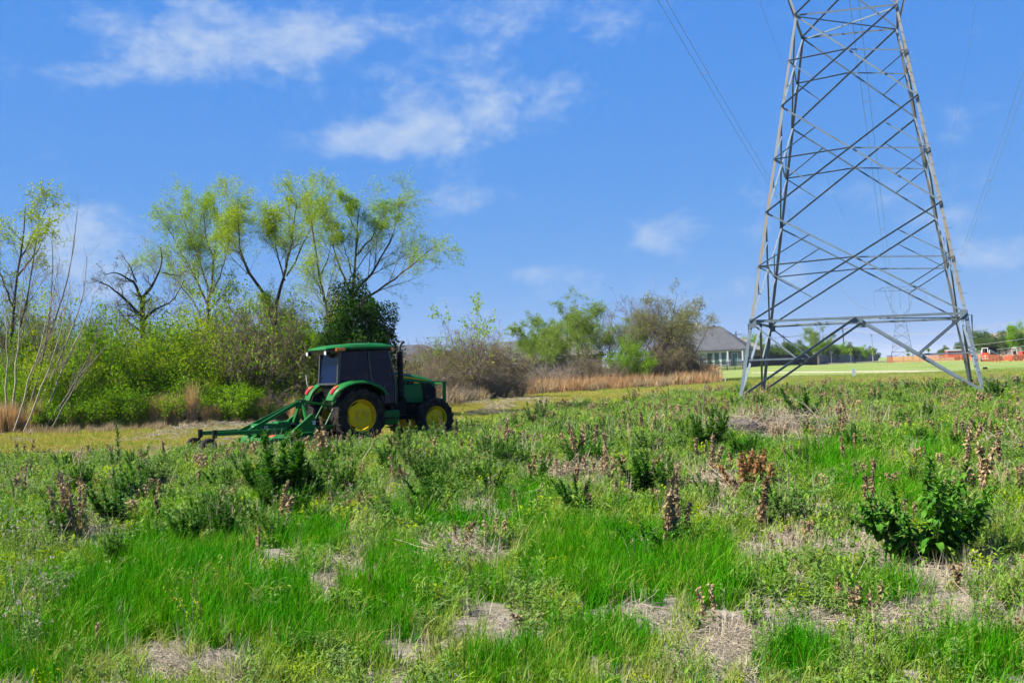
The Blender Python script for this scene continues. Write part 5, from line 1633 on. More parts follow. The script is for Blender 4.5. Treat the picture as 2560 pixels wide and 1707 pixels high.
# compact track loader seen from behind
def loader():
    b = gdep(2478, 205)
    e = empty("skid_loader", b, R(28), "red and white skid loader with black cab behind the orange fence", "loader")
    for s in (-1, 1):
        tk = [(-1.05, .10), (-.85, 0), (.85, 0), (1.15, .22), (1.05, .50), (.55, .62), (-.75, .62), (-1.1, .38)]
        MB().prism(tk, 'y', s * .95 - .2, s * .95 + .2).build("track", M_rub, e, bevel=.04)
        MB().prism([(-1.25, 1.15), (-1.2, 1.75), (-.95, 1.78), (1.0, 1.0), (1.5, .45), (1.35, .35), (.85, .85), (-.9, 1.45), (-1.0, 1.1)], 'y', s * .78 - .07, s * .78 + .07).build("lift_arm", M_mwht, e, bevel=.02)
        MB().prism([(-1.3, .55), (-1.3, 1.35), (-.6, 1.45), (.2, 1.1), (.9, .95), (.9, .55)], 'y', s * .66 - .06, s * .66 + .06).build("side_panel", M_mred, e, bevel=.02)
        MB().tube([(-.5, s * .8, .95), (.6, s * .8, .85)], .05, 8).build("lift_cylinder", M_steel, e)
    MB().box(-1.35, .85, -.6, .6, .35, 1.05).build("body", M_mwht, e, bevel=.04)
    MB().box(-1.42, -1.30, -.62, .62, .55, 1.35).build("tailgate", M_mred, e, bevel=.03)
    MB().box(-1.435, -1.425, -.35, .35, .75, .88).build("tailgate_mark", M_white, e)
    cb = MB().box(-.75, .75, -.50, -.44, 1.05, 2.05).box(-.75, .75, .44, .50, 1.05, 2.05).build("cab_side", M_blk, e, bevel=.02)
    MB().box(-.85, .85, -.56, .56, 2.05, 2.16).build("cab_roof", M_blk, e, bevel=.04)
    MB().box(-1.30, -1.18, -.62, -.50, 1.35, 2.0).box(-1.30, -1.18, .50, .62, 1.35, 2.0).box(-1.30, -1.18, -.62, .62, 2.0, 2.1).build("rear_guard", M_mwht, e, bevel=.02)
    MB().prism([(1.35, .08), (2.1, .05), (2.12, .12), (1.55, .30), (1.5, .75), (1.35, .75)], 'y', -.95, .95).build("bucket", M_mred, e)


loader()


def trencher():
    b = gdep(2545, 200)
    e = empty("ride_on_trencher", b, R(15), "red ride-on trencher with white roll bar beside the skid loader", "trencher")
    MB().box(-1.3, 1.5, -.55, .55, .45, .85).build("chassis", M_mred, e, bevel=.04)
    MB().prism([(.5, .85), (1.5, .85), (1.5, 1.15), (1.2, 1.35), (.5, 1.4)], 'y', -.45, .45).build("hood", M_mred, e, bevel=.05)
    for x in (-.8, 1.0):
        for s in (-1, 1):
            t = MB().lathe([(.2, -.14), (.40, -.16), (.45, -.10), (.45, .10), (.40, .16), (.2, .14)], (x, s * .68, .45), 24).build("wheel", M_rub, e, smooth=True)
            MB().lathe([(.001, -.10), (.2, -.09), (.2, .09), (.001, .10)], (x, s * .68, .45), 18).build("rim", M_mwht, t, smooth=True)
    m = MB(); P = [(-.5, -.62, .85), (-.6, -.60, 1.6), (-.6, -.45, 2.0), (-.6, .45, 2.0), (-.6, .60, 1.6), (-.5, .62, .85)]
    m.tube(P, .05, 8); m.build("roll_bar", M_mwht, e)
    MB().box(-.5, 0, -.28, .28, .85, 1.05).box(-.6, -.45, -.28, .28, 1.0, 1.5).build("seat", M_blk, e, bevel=.05)
    MB().prism([(1.5, .5), (2.6, .9), (2.7, 1.05), (2.5, 1.1), (1.5, .75)], 'y', -.14, .14).build("digging_boom", M_mred, e)
    MB().box(-1.75, -1.65, -.9, .9, .15, .75).build("backfill_blade", M_mred, e)
    MB().bar((-1.3, 0, .6), (-1.7, 0, .45), .2, .12).build("blade_arm", M_mred, e)


trencher()
# red equipment trailer behind the netting
b = gdep(2402, 246)
e = empty("equipment_trailer", b, R(-5), "low red box trailer with grey lid behind the orange mesh fence", "trailer")
MB().box(-2.6, 2.6, -1.0, 1.0, .55, 1.75).build("box", M_mred, e, bevel=.03); MB().prism([(-1.1, 1.76), (-.7, 2.05), (.7, 2.05), (1.1, 1.76)], 'x', -2.65, 2.65).build("lid", M_pole, e)
for x in (-.6, .6):
    for s in (-1, 1): MB().lathe([(.001, -.1), (.3, -.12), (.36, -.08), (.36, .08), (.3, .12), (.001, .1)], (x, s * .95, .36), 20).build("wheel", M_rub, e, smooth=True)
MB().bar((-2.6, 0, .6), (-3.8, 0, .45), .1, .1).build("tow_bar", M_iron_f, e)
# earth mound behind the trees
rings = []
c0 = gdep(2640, 480)
for k in range(9):
    f = k / 8; r = 48 * (1 - f) ** .8 + .1; z = 10.5 * (1 - (1 - f) ** 1.7)
    rings.append([(c0.x + r * (1 + .08 * math.sin(3 * a + k)) * math.cos(a), c0.y + r * .6 * math.sin(a), c0.z - .5 + z + .3 * math.sin(5 * a + k)) for a in [2 * PI * i / 40 for i in range(40)]])
o = MB().loft(rings).build("earth_mound", M_dirt, None, smooth=True); tag(o, kind="structure")

# ================================================================== weeds of the plot, plant by plant
M_thistle = foliage("thistle_leaf", (0.028, 0.115, 0.008), (0.09, 0.23, 0.03), (0.13, 0.27, 0.03), 0.3, 0.65, 0.12)
M_grey_g = foliage("grey_green_leaf", (0.13, 0.23, 0.05), (0.27, 0.38, 0.12), (0.12, 0.26, 0.025), 0.3, 0.7, 0.1)
M_dock = foliage("dock_leaf", (0.035, 0.155, 0.008), (0.12, 0.31, 0.025), None, 0.2, 0.6, 0.12)
M_deadleaf = foliage("dead_leaf", (0.33, 0.235, 0.115), (0.52, 0.40, 0.235), (0.23, 0.15, 0.075), 0.1, 0.9, 0.05)
M_rust = foliage("rusty_seed_leaf", (0.34, 0.17, 0.06), (0.46, 0.27, 0.11), None, 0.2, 0.8, 0.1)
M_lance = foliage("lance_leaf", (0.15, 0.30, 0.03), (0.32, 0.46, 0.10), (0.13, 0.30, 0.02), 0.35, 0.65, 0.12)
M_weedstem = plain("green_stem", (0.16, 0.22, 0.07), 0.7)
M_redstem = plain("reddish_stem", (0.24, 0.16, 0.09), 0.8)
M_straw = plain("straw_stick", (0.52, 0.42, 0.28), 0.85, 0, 0.18, 3)
M_gstick = plain("grey_stick", (0.46, 0.38, 0.28), 0.9, 0, 0.2, 3)
M_fluff = foliage("white_seed_fluff", (0.80, 0.72, 0.56), (0.62, 0.54, 0.40), None, 0.1, 0.9, 0.05)
M_yel = plain("yellow_petal", (0.80, 0.62, 0.02), 0.6)


def strips(pos, axis, upv, length, width, bend, shape, rs, segs=5):
    """curved leaves as strips with a folded midrib; shape gives the outline"""
    n = len(pos); axis = unit(axis); side = unit(np.cross(axis, upv)); nor = np.cross(side, axis)
    t = np.linspace(0, 1, segs + 1)
    if shape == 'lance': wd = np.sin(PI * np.clip(t * 0.93 + 0.07, 0, 1)) ** 0.8
    elif shape == 'dock': wd = (0.35 + 0.65 * np.sin(PI * np.clip(t * 0.85 + 0.13, 0, 1))) * np.where(t > .97, 0.1, 1)
    elif shape == 'thistle': wd = np.where(np.arange(segs + 1) % 2 == 1, 1.0, 0.30) * (1 - 0.75 * t)
    else: wd = 1 - t
    wd = wd.copy(); wd[-1] = 0.03
    Ln = np.broadcast_to(length, (n,))[:, None, None]; W = np.broadcast_to(width, (n,))[:, None, None]; B = np.broadcast_to(bend, (n,))[:, None]
    ang = B * t[None]                                  # accumulating bend
    dx = np.cumsum(np.cos(ang) * np.r_[0, np.ones(segs) / segs][None], 1); dz = -np.cumsum(np.sin(ang) * np.r_[0, np.ones(segs) / segs][None], 1)
    C = pos[:, None] + axis[:, None] * dx[:, :, None] * Ln + nor[:, None] * dz[:, :, None] * Ln
    wav = rs.normal(0, 0.10 if shape == 'dock' else 0.05, (n, segs + 1, 1)) * W
    Lf = C + side[:, None] * (wd[None, :, None] * W * .5) + nor[:, None] * (wd[None, :, None] * W * .16 + wav)
    Rt = C - side[:, None] * (wd[None, :, None] * W * .5) + nor[:, None] * (wd[None, :, None] * W * .16 - wav)
    V = np.stack([Lf, C, Rt], 2)
    idx = np.arange(n * (segs + 1) * 3).reshape(n, segs + 1, 3)
    F = []
    for a in (0, 1):
        F.append(np.stack([idx[:, :-1, a], idx[:, 1:, a], idx[:, 1:, a + 1], idx[:, :-1, a + 1]], -1).reshape(-1, 4))
    return V.reshape(-1, 3), np.concatenate(F)


UP = np.array([0, 0, 1.0])


def join_np(parts):
    V = []; F = []; o = 0
    for v, f in parts:
        V.append(v); F.append(f + o); o += len(v)
    return np.concatenate(V), np.concatenate(F)


def stems_fan(n, h, spread, rs, r0=0.008, k=6, wob=0.06, base=0.04, grav=0.03):
    a = rs.uniform(0, 2 * PI, n)
    st = np.stack([np.cos(a), np.sin(a), np.zeros(n)], 1) * rs.uniform(0, base, n)[:, None]; st[:, 2] = -0.03
    d = np.stack([np.cos(a) * spread, np.sin(a) * spread, np.ones(n)], 1) * 1.0
    d[:, :2] *= rs.uniform(0.2, 1.2, n)[:, None]
    ln = h * rs.uniform(0.7, 1.05, n)
    return (*grow_level(st, d, ln, np.full(n, r0), k, wob, grav, rs, 0.35), ln)


def along(P, n, rs, t0=0.0, t1=1.0, even=True):
    ns, k1, _ = P.shape
    bi = rs.integers(0, ns, n); t = rs.uniform(t0, t1, n)
    f = t * (k1 - 1); i = np.minimum(f.astype(int), k1 - 2); fr = (f - i)[:, None]
    return bi, t, P[bi, i] * (1 - fr) + P[bi, i + 1] * fr, unit(P[bi, i + 1] - P[bi, i])


def thistle_meshes(seed, n=6, h=0.9, spread=0.45, per=46, mat=M_thistle, ll=0.20, lw=0.05):
    rs = np.random.default_rng(seed)
    P, rad, ln = stems_fan(n, h, spread, rs, 0.010)
    V, F = tubes_np(P, rad, 5)
    st = mesh_np("stem", V, [F], True, [M_weedstem])
    m = n * per
    bi, t, pos, tan = along(P, m, rs, 0.05, 1.0)
    az = rs.uniform(0, 2 * PI, m)
    out = np.stack([np.cos(az), np.sin(az), np.zeros(m)], 1)
    ax_ = unit(out * (1.0 - 0.55 * t)[:, None] + tan * (0.35 + 0.7 * t)[:, None])
    L_ = ll * (1.05 - 0.72 * t) * rs.uniform(0.7, 1.2, m)
    V, F = strips(pos, ax_, UP, L_, L_ * (lw / ll) * 2.2, rs.uniform(0.3, 1.3, m) * (1 - .6 * t), 'thistle', rs, 6)
    return st, mesh_np("leaves", V, [F], False, [mat]), None


def dead_meshes(seed, n=1, h=0.8, mat=M_deadleaf, dens=60, rad_=0.07, spread=0.12, big=1.0):
    rs = np.random.default_rng(seed)
    P, rad, ln = stems_fan(n, h, spread, rs, 0.009, 6, 0.06, 0.03 + 0.025 * n)
    V, F = tubes_np(P, rad, 5)
    st = mesh_np("stem", V, [F], True, [M_straw])
    m = n * dens
    bi, t, pos, tan = along(P, m, rs, 0.03, 0.95)
    az = rs.uniform(0, 2 * PI, m); out = np.stack([np.cos(az), np.sin(az), np.zeros(m)], 1)
    ax_ = unit(out * 0.35 + np.array([0, 0, -1.0]) * rs.uniform(-.2, 1.2, m)[:, None] + rs.normal(size=(m, 3)) * 0.4)
    blob = 0.55 + 0.45 * np.sin(t * 9 + bi * 2.1 + seed)
    pos = pos + out * (rs.uniform(0, 1, m) * rad_ * blob * (1.1 - .7 * t))[:, None]
    pos[:, 2] = np.maximum(pos[:, 2], 0.05)
    L_ = rs.uniform(0.025, 0.075, m) * big
    V, F = strips(pos, ax_, rs.normal(size=(m, 3)), L_, L_ * 0.45, rs.uniform(-2.0, 2.5, m), 'dock', rs, 3)
    V[:, 2] = np.maximum(V[:, 2], 0.0)
    return st, mesh_np("leaves", V, [F], False, [mat]), None


def dock_meshes(seed, n_leaf=820, h=0.75, w=0.5):
    rs = np.random.default_rng(seed)
    P, rad, ln = stems_fan(22, h, 0.85, rs, 0.007, 6, 0.07, 0.18)
    V, F = tubes_np(P, rad, 5)
    st = mesh_np("stem", V, [F], True, [M_weedstem])
    bi, t, pos, tan = along(P, n_leaf, rs, 0.0, 0.85)
    az = rs.uniform(0, 2 * PI, n_leaf); out = np.stack([np.cos(az), np.sin(az), np.zeros(n_leaf)], 1)
    ax_ = unit(out * 1.0 + UP * rs.uniform(0.1, 1.0, n_leaf)[:, None])
    L_ = rs.uniform(0.06, 0.155, n_leaf) * (1.2 - .65 * t)
    A = strips(pos, ax_, UP, L_, L_ * 0.36, rs.uniform(0.6, 2.4, n_leaf), 'dock', rs, 5)
    # seed spikes: small leaves along the stem tops
    m = 1500
    bi, t, pos, tan = along(P, m, rs, 0.55, 1.0)
    B = strips(pos, unit(rs.normal(size=(m, 3)) + tan * .5), UP, rs.uniform(.03, .07, m), .018, .4, 'lance', rs, 3)
    V, F = join_np([A, B])
    return st, mesh_np("leaves", V, [F], False, [M_dock]), None


def fluff_meshes(seed, n=5, h=0.5, heads=9):
    rs = np.random.default_rng(seed)
    P, rad, ln = stems_fan(n, h, 0.35, rs, 0.005, 5, 0.08)
    V, F = tubes_np(P, rad, 4)
    st = mesh_np("stem", V, [F], True, [M_redstem if seed % 2 else M_weedstem])
    m = n * 26
    bi, t, pos, tan = along(P, m, rs, 0.05, 0.95)
    ax_ = unit(rs.normal(size=(m, 3)) * [1, 1, .4] + tan * .6)
    lv = strips(pos, ax_, UP, rs.uniform(.04, .11, m), rs.uniform(.014, .03, m), rs.uniform(.2, 1.2, m), 'thistle', rs, 4)
    lm = mesh_np("leaves", *[lv[0], [lv[1]]], False, [M_grey_g])
    parts = []
    bi, t, pos, tan = along(P, heads, rs, 0.85, 1.0)
    pos = pos + rs.normal(size=(heads, 3)) * [.03, .03, .02]
    for p in pos:
        k = 26
        d = unit(rs.normal(size=(k, 3)) + np.array([0, 0, .3]))
        parts.append(leaves_np(np.tile(p, (k, 1)), d, rs.uniform(.012, .022, k), .007, .1, rs))
    V, F = join_np(parts)
    return st, lm, mesh_np("seed_heads", V, [F], False, [M_fluff])


def lance_meshes(seed, n=3, h=0.4):
    rs = np.random.default_rng(seed)
    P, rad, ln = stems_fan(n, h, 0.25, rs, 0.004, 5, 0.06)
    V, F = tubes_np(P, rad, 4)
    st = mesh_np("stem", V, [F], True, [M_weedstem])
    m = n * 22
    bi, t, pos, tan = along(P, m, rs, 0.1, 1.0)
    az = rs.uniform(0, 2 * PI, m); out = np.stack([np.cos(az), np.sin(az), np.zeros(m)], 1)
    ax_ = unit(out * (1 - .45 * t)[:, None] + tan * (.35 + .5 * t)[:, None])
    V, F = strips(pos, ax_, UP, rs.uniform(.07, .15, m) * (1.1 - .35 * t), rs.uniform(.010, .018, m), rs.uniform(.3, 1.3, m), 'lance', rs, 4)
    return st, mesh_np("leaves", V, [F], False, [M_lance]), None


def mustard_meshes(seed):
    rs = np.random.default_rng(seed)
    P, rad, ln = stems_fan(9, 0.6, 0.55, rs, 0.004, 6, 0.12, 0.04, -0.02)
    V, F = tubes_np(P, rad, 4)
    st = mesh_np("stem", V, [F], True, [M_weedstem])
    bi, t, pos, tan = along(P, 120, rs, 0.05, .8)
    V, F = strips(pos, unit(rs.normal(size=(120, 3)) * [1, 1, .4] + tan * .5), UP, rs.uniform(.04, .10, 120) * (1 - .6 * t), .018, .8, 'thistle', rs, 4)
    lm = mesh_np("leaves", V, [F], False, [M_green_y])
    bi, t, pos, tan = along(P, 160, rs, .65, 1.0)
    V, F = leaves_np(pos + rs.normal(size=(160, 3)) * .012, unit(rs.normal(size=(160, 3)) + UP), rs.uniform(.006, .012, 160), .008, .1, rs)
    return st, lm, mesh_np("flowers", V, [F], False, [M_yel])


def sticks_mesh(seed, n, w, d, h, length, r, mat, curve=0.15, name="sticks"):
    rs = np.random.default_rng(seed)
    a = rs.uniform(0, 2 * PI, n); rr = np.sqrt(rs.uniform(0, 1, n))
    x = np.cos(a) * rr * w / 2; y = np.sin(a) * rr * d / 2
    z = h * (1 - rr ** 2) * rs.uniform(0, 1, n) + 0.012
    az = rs.uniform(0, 2 * PI, n)
    dd = np.stack([np.cos(az), np.sin(az), rs.normal(0, .18, n)], 1)
    ln = length * rs.uniform(.4, 1.2, n)
    st = np.stack([x, y, z], 1) - unit(dd) * (ln / 2)[:, None]
    P, rad = grow_level(st, dd, ln, r * rs.uniform(.5, 1.3, n), 4, curve, 0, rs, .5)
    P[:, :, 2] = np.maximum(P[:, :, 2], 0.006)
    V, F = tubes_np(P, rad, 4)
    return mesh_np(name, V, [F], True, [mat])


PN = ("stem", "leaves", "seed_heads")
TH = [thistle_meshes(301 + i, 8 + i % 3, 0.85, 0.5, 95, ll=0.17, lw=0.05) for i in range(4)]
TS = [thistle_meshes(311 + i, 2 + i, 0.9, 0.2, 80, ll=0.13, lw=0.035) for i in range(2)]
TG = [thistle_meshes(321 + i, 10, 0.6, 0.6, 80, M_grey_g, 0.13, 0.04) for i in range(2)]
DD = [dead_meshes(331 + i, 1 + (i % 3), 0.8, M_deadleaf, 330 if i % 3 == 0 else 240, 0.06) for i in range(4)]
DS = [dead_meshes(341 + i, 1, 0.75, M_deadleaf, 7, 0.03, 0.08) for i in range(2)]
DR = dead_meshes(351, 12, 0.6, M_rust, 190, 0.08, 0.35)
DC = [dead_meshes(355 + i, 9, 0.8, M_deadleaf, 150, 0.06, 0.32) for i in range(2)]
DK = [dock_meshes(361), dock_meshes(362, 420)]
FL = [fluff_meshes(371 + i, 4 + i, 0.5, 6 + i) for i in range(4)]
LN = [lance_meshes(381 + i, 2 + i % 3) for i in range(4)]
MU = mustard_meshes(391)


def put_weed(name, meshes, px, py, hpx, h0, label, cat, group=None, wide=1.0, names=PN):
    p = gpt(px, py)
    dist = p.y
    s = hpx / FPX * dist / h0
    return place_plant(name, meshes, p - Vector((0, 0, .01)), rng.uniform(0, 6.28), (s * wide, s * wide, s), label, cat, group, names, (rng.normal(0, .05), rng.normal(0, .05)))


# --- distinct plants
put_weed("thistle_bush", TH[0], 715, 1270, 215, 0.85, "biggest dark thistle bush in front of the mower", "weed", None, 1.25)
put_weed("thistle_bush", TH[1], 770, 1262, 150, 0.85, "dark leafy bush touching the biggest thistle by the mower", "weed", None, 1.2)
put_weed("tall_thistle", TS[0], 300, 1262, 215, 0.9, "tall slender dark green weed beside the dead brown stalk cluster", "weed", None, 0.9)
put_weed("thistle_bush", TH[2], 1612, 1245, 125, 0.85, "broad blue-green bush standing alone in mid field left of the brush pile", "weed", None, 1.5)
put_weed("thistle_bush", TH[3], 1668, 1240, 100, 0.85, "smaller bush leaning on the broad blue-green bush in mid field", "weed", None, 1.4)
put_weed("thistle_bush", TH[1], 2010, 1058, 95, 0.85, "dark thistle bush below the middle of the tower", "weed", None, 1.5)
put_weed("thistle_bush", TH[2], 2485, 1008, 60, 0.85, "dark thistle bush at the tower leg nearest the loader", "weed", None, 1.6)
put_weed("thistle_bush", TH[3], 1752, 1135, 120, 0.85, "dark thistle bush at the end of the grey brush pile, beside another", "weed", None, 1.0)
put_weed("thistle_bush", TH[0], 1785, 1130, 115, 0.85, "dark thistle bush half behind the grey brush pile", "weed", None, 1.2)
put_weed("thistle_bush", TG[0], 1002, 1140, 92, 0.6, "pale thistle bush in front of the gap between the tractor wheels", "weed", None, 0.9)
put_weed("thistle_bush", TG[1], 1084, 1122, 75, 0.6, "pale thistle bush in front of the front tractor wheel", "weed", None, 0.9)
put_weed("thistle_bush", TG[0], 872, 1152, 80, 0.6, "pale thistle bush below the rear tractor wheel", "weed", None, 0.9)
put_weed("thistle_mat", TG[1], 1110, 1195, 65, 0.6, "wide low grey-green thistle mat in front of the tractor", "weed", None, 1.9)
put_weed("thistle_mat", TG[0], 1150, 1180, 55, 0.6, "low grey-green thistle patch behind the wide mat", "weed", None, 1.8)
put_weed("dock_plant", DK[0], 2318, 1405, 275, 0.75, "large dock with broad dark green leaves", "dock", None, 1.25)
put_weed("dock_plant", DK[1], 1665, 1395, 110, 0.75, "low broad-leaved dock beside the tall dead stalk", "dock", None, 1.5)
put_weed("dock_plant", DK[1], 1455, 1160, 85, 0.75, "dark green dock growing round the dead stalk cluster", "dock", None, 1.3)
put_weed("dock_plant", DK[0], 1960, 1285, 80, 0.75, "low dock at the foot of the thin dead sticks", "dock", None, 1.6)
put_weed("mustard_plant", MU, 505, 1605, 210, 0.6, "sprawling weed with tiny yellow flowers in the lush grass", "weed", None, 0.85)
put_weed("mustard_plant", MU, 575, 1480, 130, 0.6, "smaller yellow-flowered weed behind the sprawling one", "weed", None, 1.0)
put_weed("dead_stalk_cluster", DC[0], 190, 1345, 190, 0.8, "largest cluster of dead brown stalks by the tall slender weed", "dead stalks", None, 0.75)
put_weed("dead_stalk_cluster", DC[1], 1450, 1158, 115, 0.8, "dark dead stalk cluster with green leaves at its foot", "dead stalks", None, 0.95)
put_weed("rusty_weed", DR, 1875, 1235, 125, 0.6, "bushy rust-brown dead weed by the straw pile", "dead stalks", None, 0.8)
put_weed("fluff_weed", FL[0], 2132, 1722, 235, 0.5, "tall pale weed with white fluff alone in the low grass", "weed", None, 0.6)

# --- look-alikes
for k, (px, py, h) in enumerate([(1900, 1338, 165), (2179, 1292, 122), (2442, 1242, 158), (2280, 1092, 58), (2344, 1103, 52), (2508, 1082, 42), (2107, 1077, 72), (2070, 1067, 45), (1857, 1057, 35), (1710, 1355, 118), (1685, 1376, 185), (1754, 1262, 45),
                                 (1762, 1149, 50), (2225, 1102, 30), (1266, 1128, 70), (1126, 1115, 78), (1142, 1110, 70), (991, 1223, 76), (1475, 1291, 78), (1627, 1097, 66), (923, 1496, 75), (1187, 1088, 35), (150, 1262, 80), (400, 1314, 88), (415, 1162, 68),
                                 (111, 1162, 30), (815, 1169, 112), (720, 1142, 75), (229, 1642, 95), (652, 1412, 85), (1560, 1080, 40), (2390, 1120, 50), (790, 1130, 60), (840, 1120, 40), (2140, 1190, 40), (2480, 1150, 40), (1340, 1090, 35), (60, 1240, 60)]):
    put_weed("dead_stalk", DD[k % 4], px, py, h * 1.25, 0.8, ("single dead brown stalk wrapped in crumpled leaves", "forked pair of dead brown stalks with crumpled leaves", "three dead brown stalks standing close together", "single dead brown stalk wrapped in crumpled leaves")[k % 4], "dead stalk", ("single dead stalks", "forked dead stalks", "triple dead stalks", "single dead stalks")[k % 4], 0.95)
for k, (px, py, h) in enumerate([(1976, 1273, 178), (1990, 1268, 120), (1962, 1262, 110), (2058, 1304, 42), (2140, 1322, 60), (1795, 1272, 42), (1534, 1214, 118), (1505, 1277, 60), (1525, 1216, 60), (2432, 1130, 80), (2330, 1262, 90), (1825, 1090, 50), (1412, 1300, 40), (264, 1495, 95), (2000, 1130, 50), (2240, 1200, 35)]):
    put_weed("dry_stick", DS[k % 2], px, py, h, 0.75, "bare straw-coloured stick standing upright among the weeds", "dead stalk", "bare standing sticks", 1.0)
rs0 = np.random.default_rng(77)
for k in range(26):
    px = abs(rs0.normal(0, 130)) + 2; py = rs0.uniform(1185, 1640)
    if k > 19: px = rs0.uniform(0, 90); py = rs0.uniform(1300, 1690)
    put_weed("fluff_weed", FL[k % 4], px, py, rs0.uniform(.32, .52) * FPX / gpt(px, py).y, 0.5, "spindly weed with white seed fluff near the dead stalk cluster", "weed", "white-fluffed weeds by the dead stalk cluster", 0.9)
for k, (px, py) in enumerate([(690, 1300), (660, 1250), (1290, 1190), (1620, 1420), (920, 1420), (1230, 1270), (870, 1290), (1530, 1060), (1390, 1070), (1690, 1060), (560, 1130), (600, 1140), (640, 1150), (2050, 1150), (2440, 1500), (2520, 1480), (1310, 1230), (540, 1180), (470, 1160)]):
    put_weed("fluff_weed", FL[(k + 1) % 4], px, py, rs0.uniform(.3, .45) * FPX / gpt(px, py).y, 0.5, "white-fluffed weed standing apart in the middle of the field", "weed", "white-fluffed weeds in mid field", 0.9)
for k in range(58):
    if k < 26: px, py = rs0.uniform(1830, 2540), rs0.uniform(1470, 1690)
    elif k < 38: px, py = rs0.uniform(2380, 2560), rs0.uniform(1330, 1420)
    elif k < 50: px, py = rs0.uniform(1290, 1480), rs0.uniform(1450, 1640)
    else: px, py = rs0.uniform(700, 820), rs0.uniform(1240, 1300)
    put_weed("lance_leaf_weed", LN[k % 4], px, py, rs0.uniform(.22, .38) * FPX / gpt(px, py).y, 0.4, "pale green upright weed with narrow willow-like leaves", "weed", "narrow-leaved weeds", 1.0)
for k in range(34):
    px = rs0.uniform(1200, 2560); py = np.interp(px, BORDER[:, 0], BORDER[:, 1]) + abs(rs0.normal(0, 45)) + 12
    put_weed("field_thistle", TS[k % 2] if k % 3 else TG[k % 2], px, py, rs0.uniform(.45, .9) * FPX / gpt(px, py).y, 0.9 if k % 3 else .6, "mid-green thistle standing in the weeds before the mown grass", "weed", "thistles before the mown grass", 1.0)
for k in range(16):
    px = rs0.uniform(20, 1250); py = rs0.uniform(1150, 1330)
    put_weed("field_thistle", TG[k % 2], px, py, rs0.uniform(.25, .42) * FPX / gpt(px, py).y, 0.6, "low grey-green thistle between the mower and the lush grass", "weed", "low thistles before the mower", 1.1)

for k in range(44):
    px = rs0.uniform(20, 2540); b0 = np.interp(px, BORDER[:, 0], BORDER[:, 1]); py = b0 + abs(rs0.normal(0, 70)) + 25
    put_weed("dead_stalk", DD[k % 4], px, py, rs0.uniform(.30, .62) * FPX / gpt(px, py).y, 0.8, ("single dead brown stalk wrapped in crumpled leaves", "forked pair of dead brown stalks with crumpled leaves", "three dead brown stalks standing close together", "single dead brown stalk wrapped in crumpled leaves")[k % 4], "dead stalk", ("single dead stalks", "forked dead stalks", "triple dead stalks", "single dead stalks")[k % 4], 1.1)
for k in range(105):
    px = rs0.uniform(20, 2540); b0 = np.interp(px, BORDER[:, 0], BORDER[:, 1]); py = b0 + abs(rs0.normal(0, 120)) + 30
    put_weed("field_weed", (TH + TG + TS)[k % 8], px, py, rs0.uniform(.3, .62) * FPX / gpt(px, py).y, (0.85, 0.85, 0.85, 0.85, .6, .6, .9, .9)[k % 8], ("dark bushy thistle standing among the lower weeds", "low grey-green feathery weed spreading in the field", "tall slender green weed rising from the field")[0 if k % 8 < 4 else 1 if k % 8 < 6 else 2], "weed", ("dark bushy thistles", "low grey-green weeds", "tall slender weeds")[0 if k % 8 < 4 else 1 if k % 8 < 6 else 2], 1.2)

for k, (px, py) in enumerate([(445, 1150), (470, 1146), (500, 1152), (530, 1147), (560, 1150), (590, 1150), (615, 1146), (640, 1152), (660, 1142), (690, 1150), (735, 1140), (780, 1136), (830, 1130), (900, 1126), (950, 1120)]):
    put_weed("mower_edge_weed", (FL + TG + TS)[k % 8], px, py, rs0.uniform(.34, .5) * FPX / gpt(px, py).y, (.5, .5, .5, .5, .6, .6, .9, .9)[k % 8], "weed standing right in front of the mower and rear wheel", "weed", "weeds in front of the mower", 1.0)
for k in range(30):
    px = rs0.uniform(1250, 2540); b0 = np.interp(px, BORDER[:, 0], BORDER[:, 1]); py = b0 + rs0.uniform(25, 230)
    put_weed("dead_stalk", DD[k % 4], px, py, rs0.uniform(.4, .75) * FPX / gpt(px, py).y, 0.8, ("single dead brown stalk wrapped in crumpled leaves", "forked pair of dead brown stalks with crumpled leaves", "three dead brown stalks standing close together", "single dead brown stalk wrapped in crumpled leaves")[k % 4], "dead stalk", ("single dead stalks", "forked dead stalks", "triple dead stalks", "single dead stalks")[k % 4], 1.1)

for k in range(46):
    px = rs0.uniform(60, 2520); b0 = np.interp(px, BORDER[:, 0], BORDER[:, 1]); py = b0 + rs0.uniform(15, 200)
    put_weed("field_weed", TH[k % 4], px, py, rs0.uniform(.34, .62) * FPX / gpt(px, py).y, .85, "dark bushy thistle standing among the lower weeds", "weed", "dark bushy thistles", rs0.uniform(1.0, 1.5))

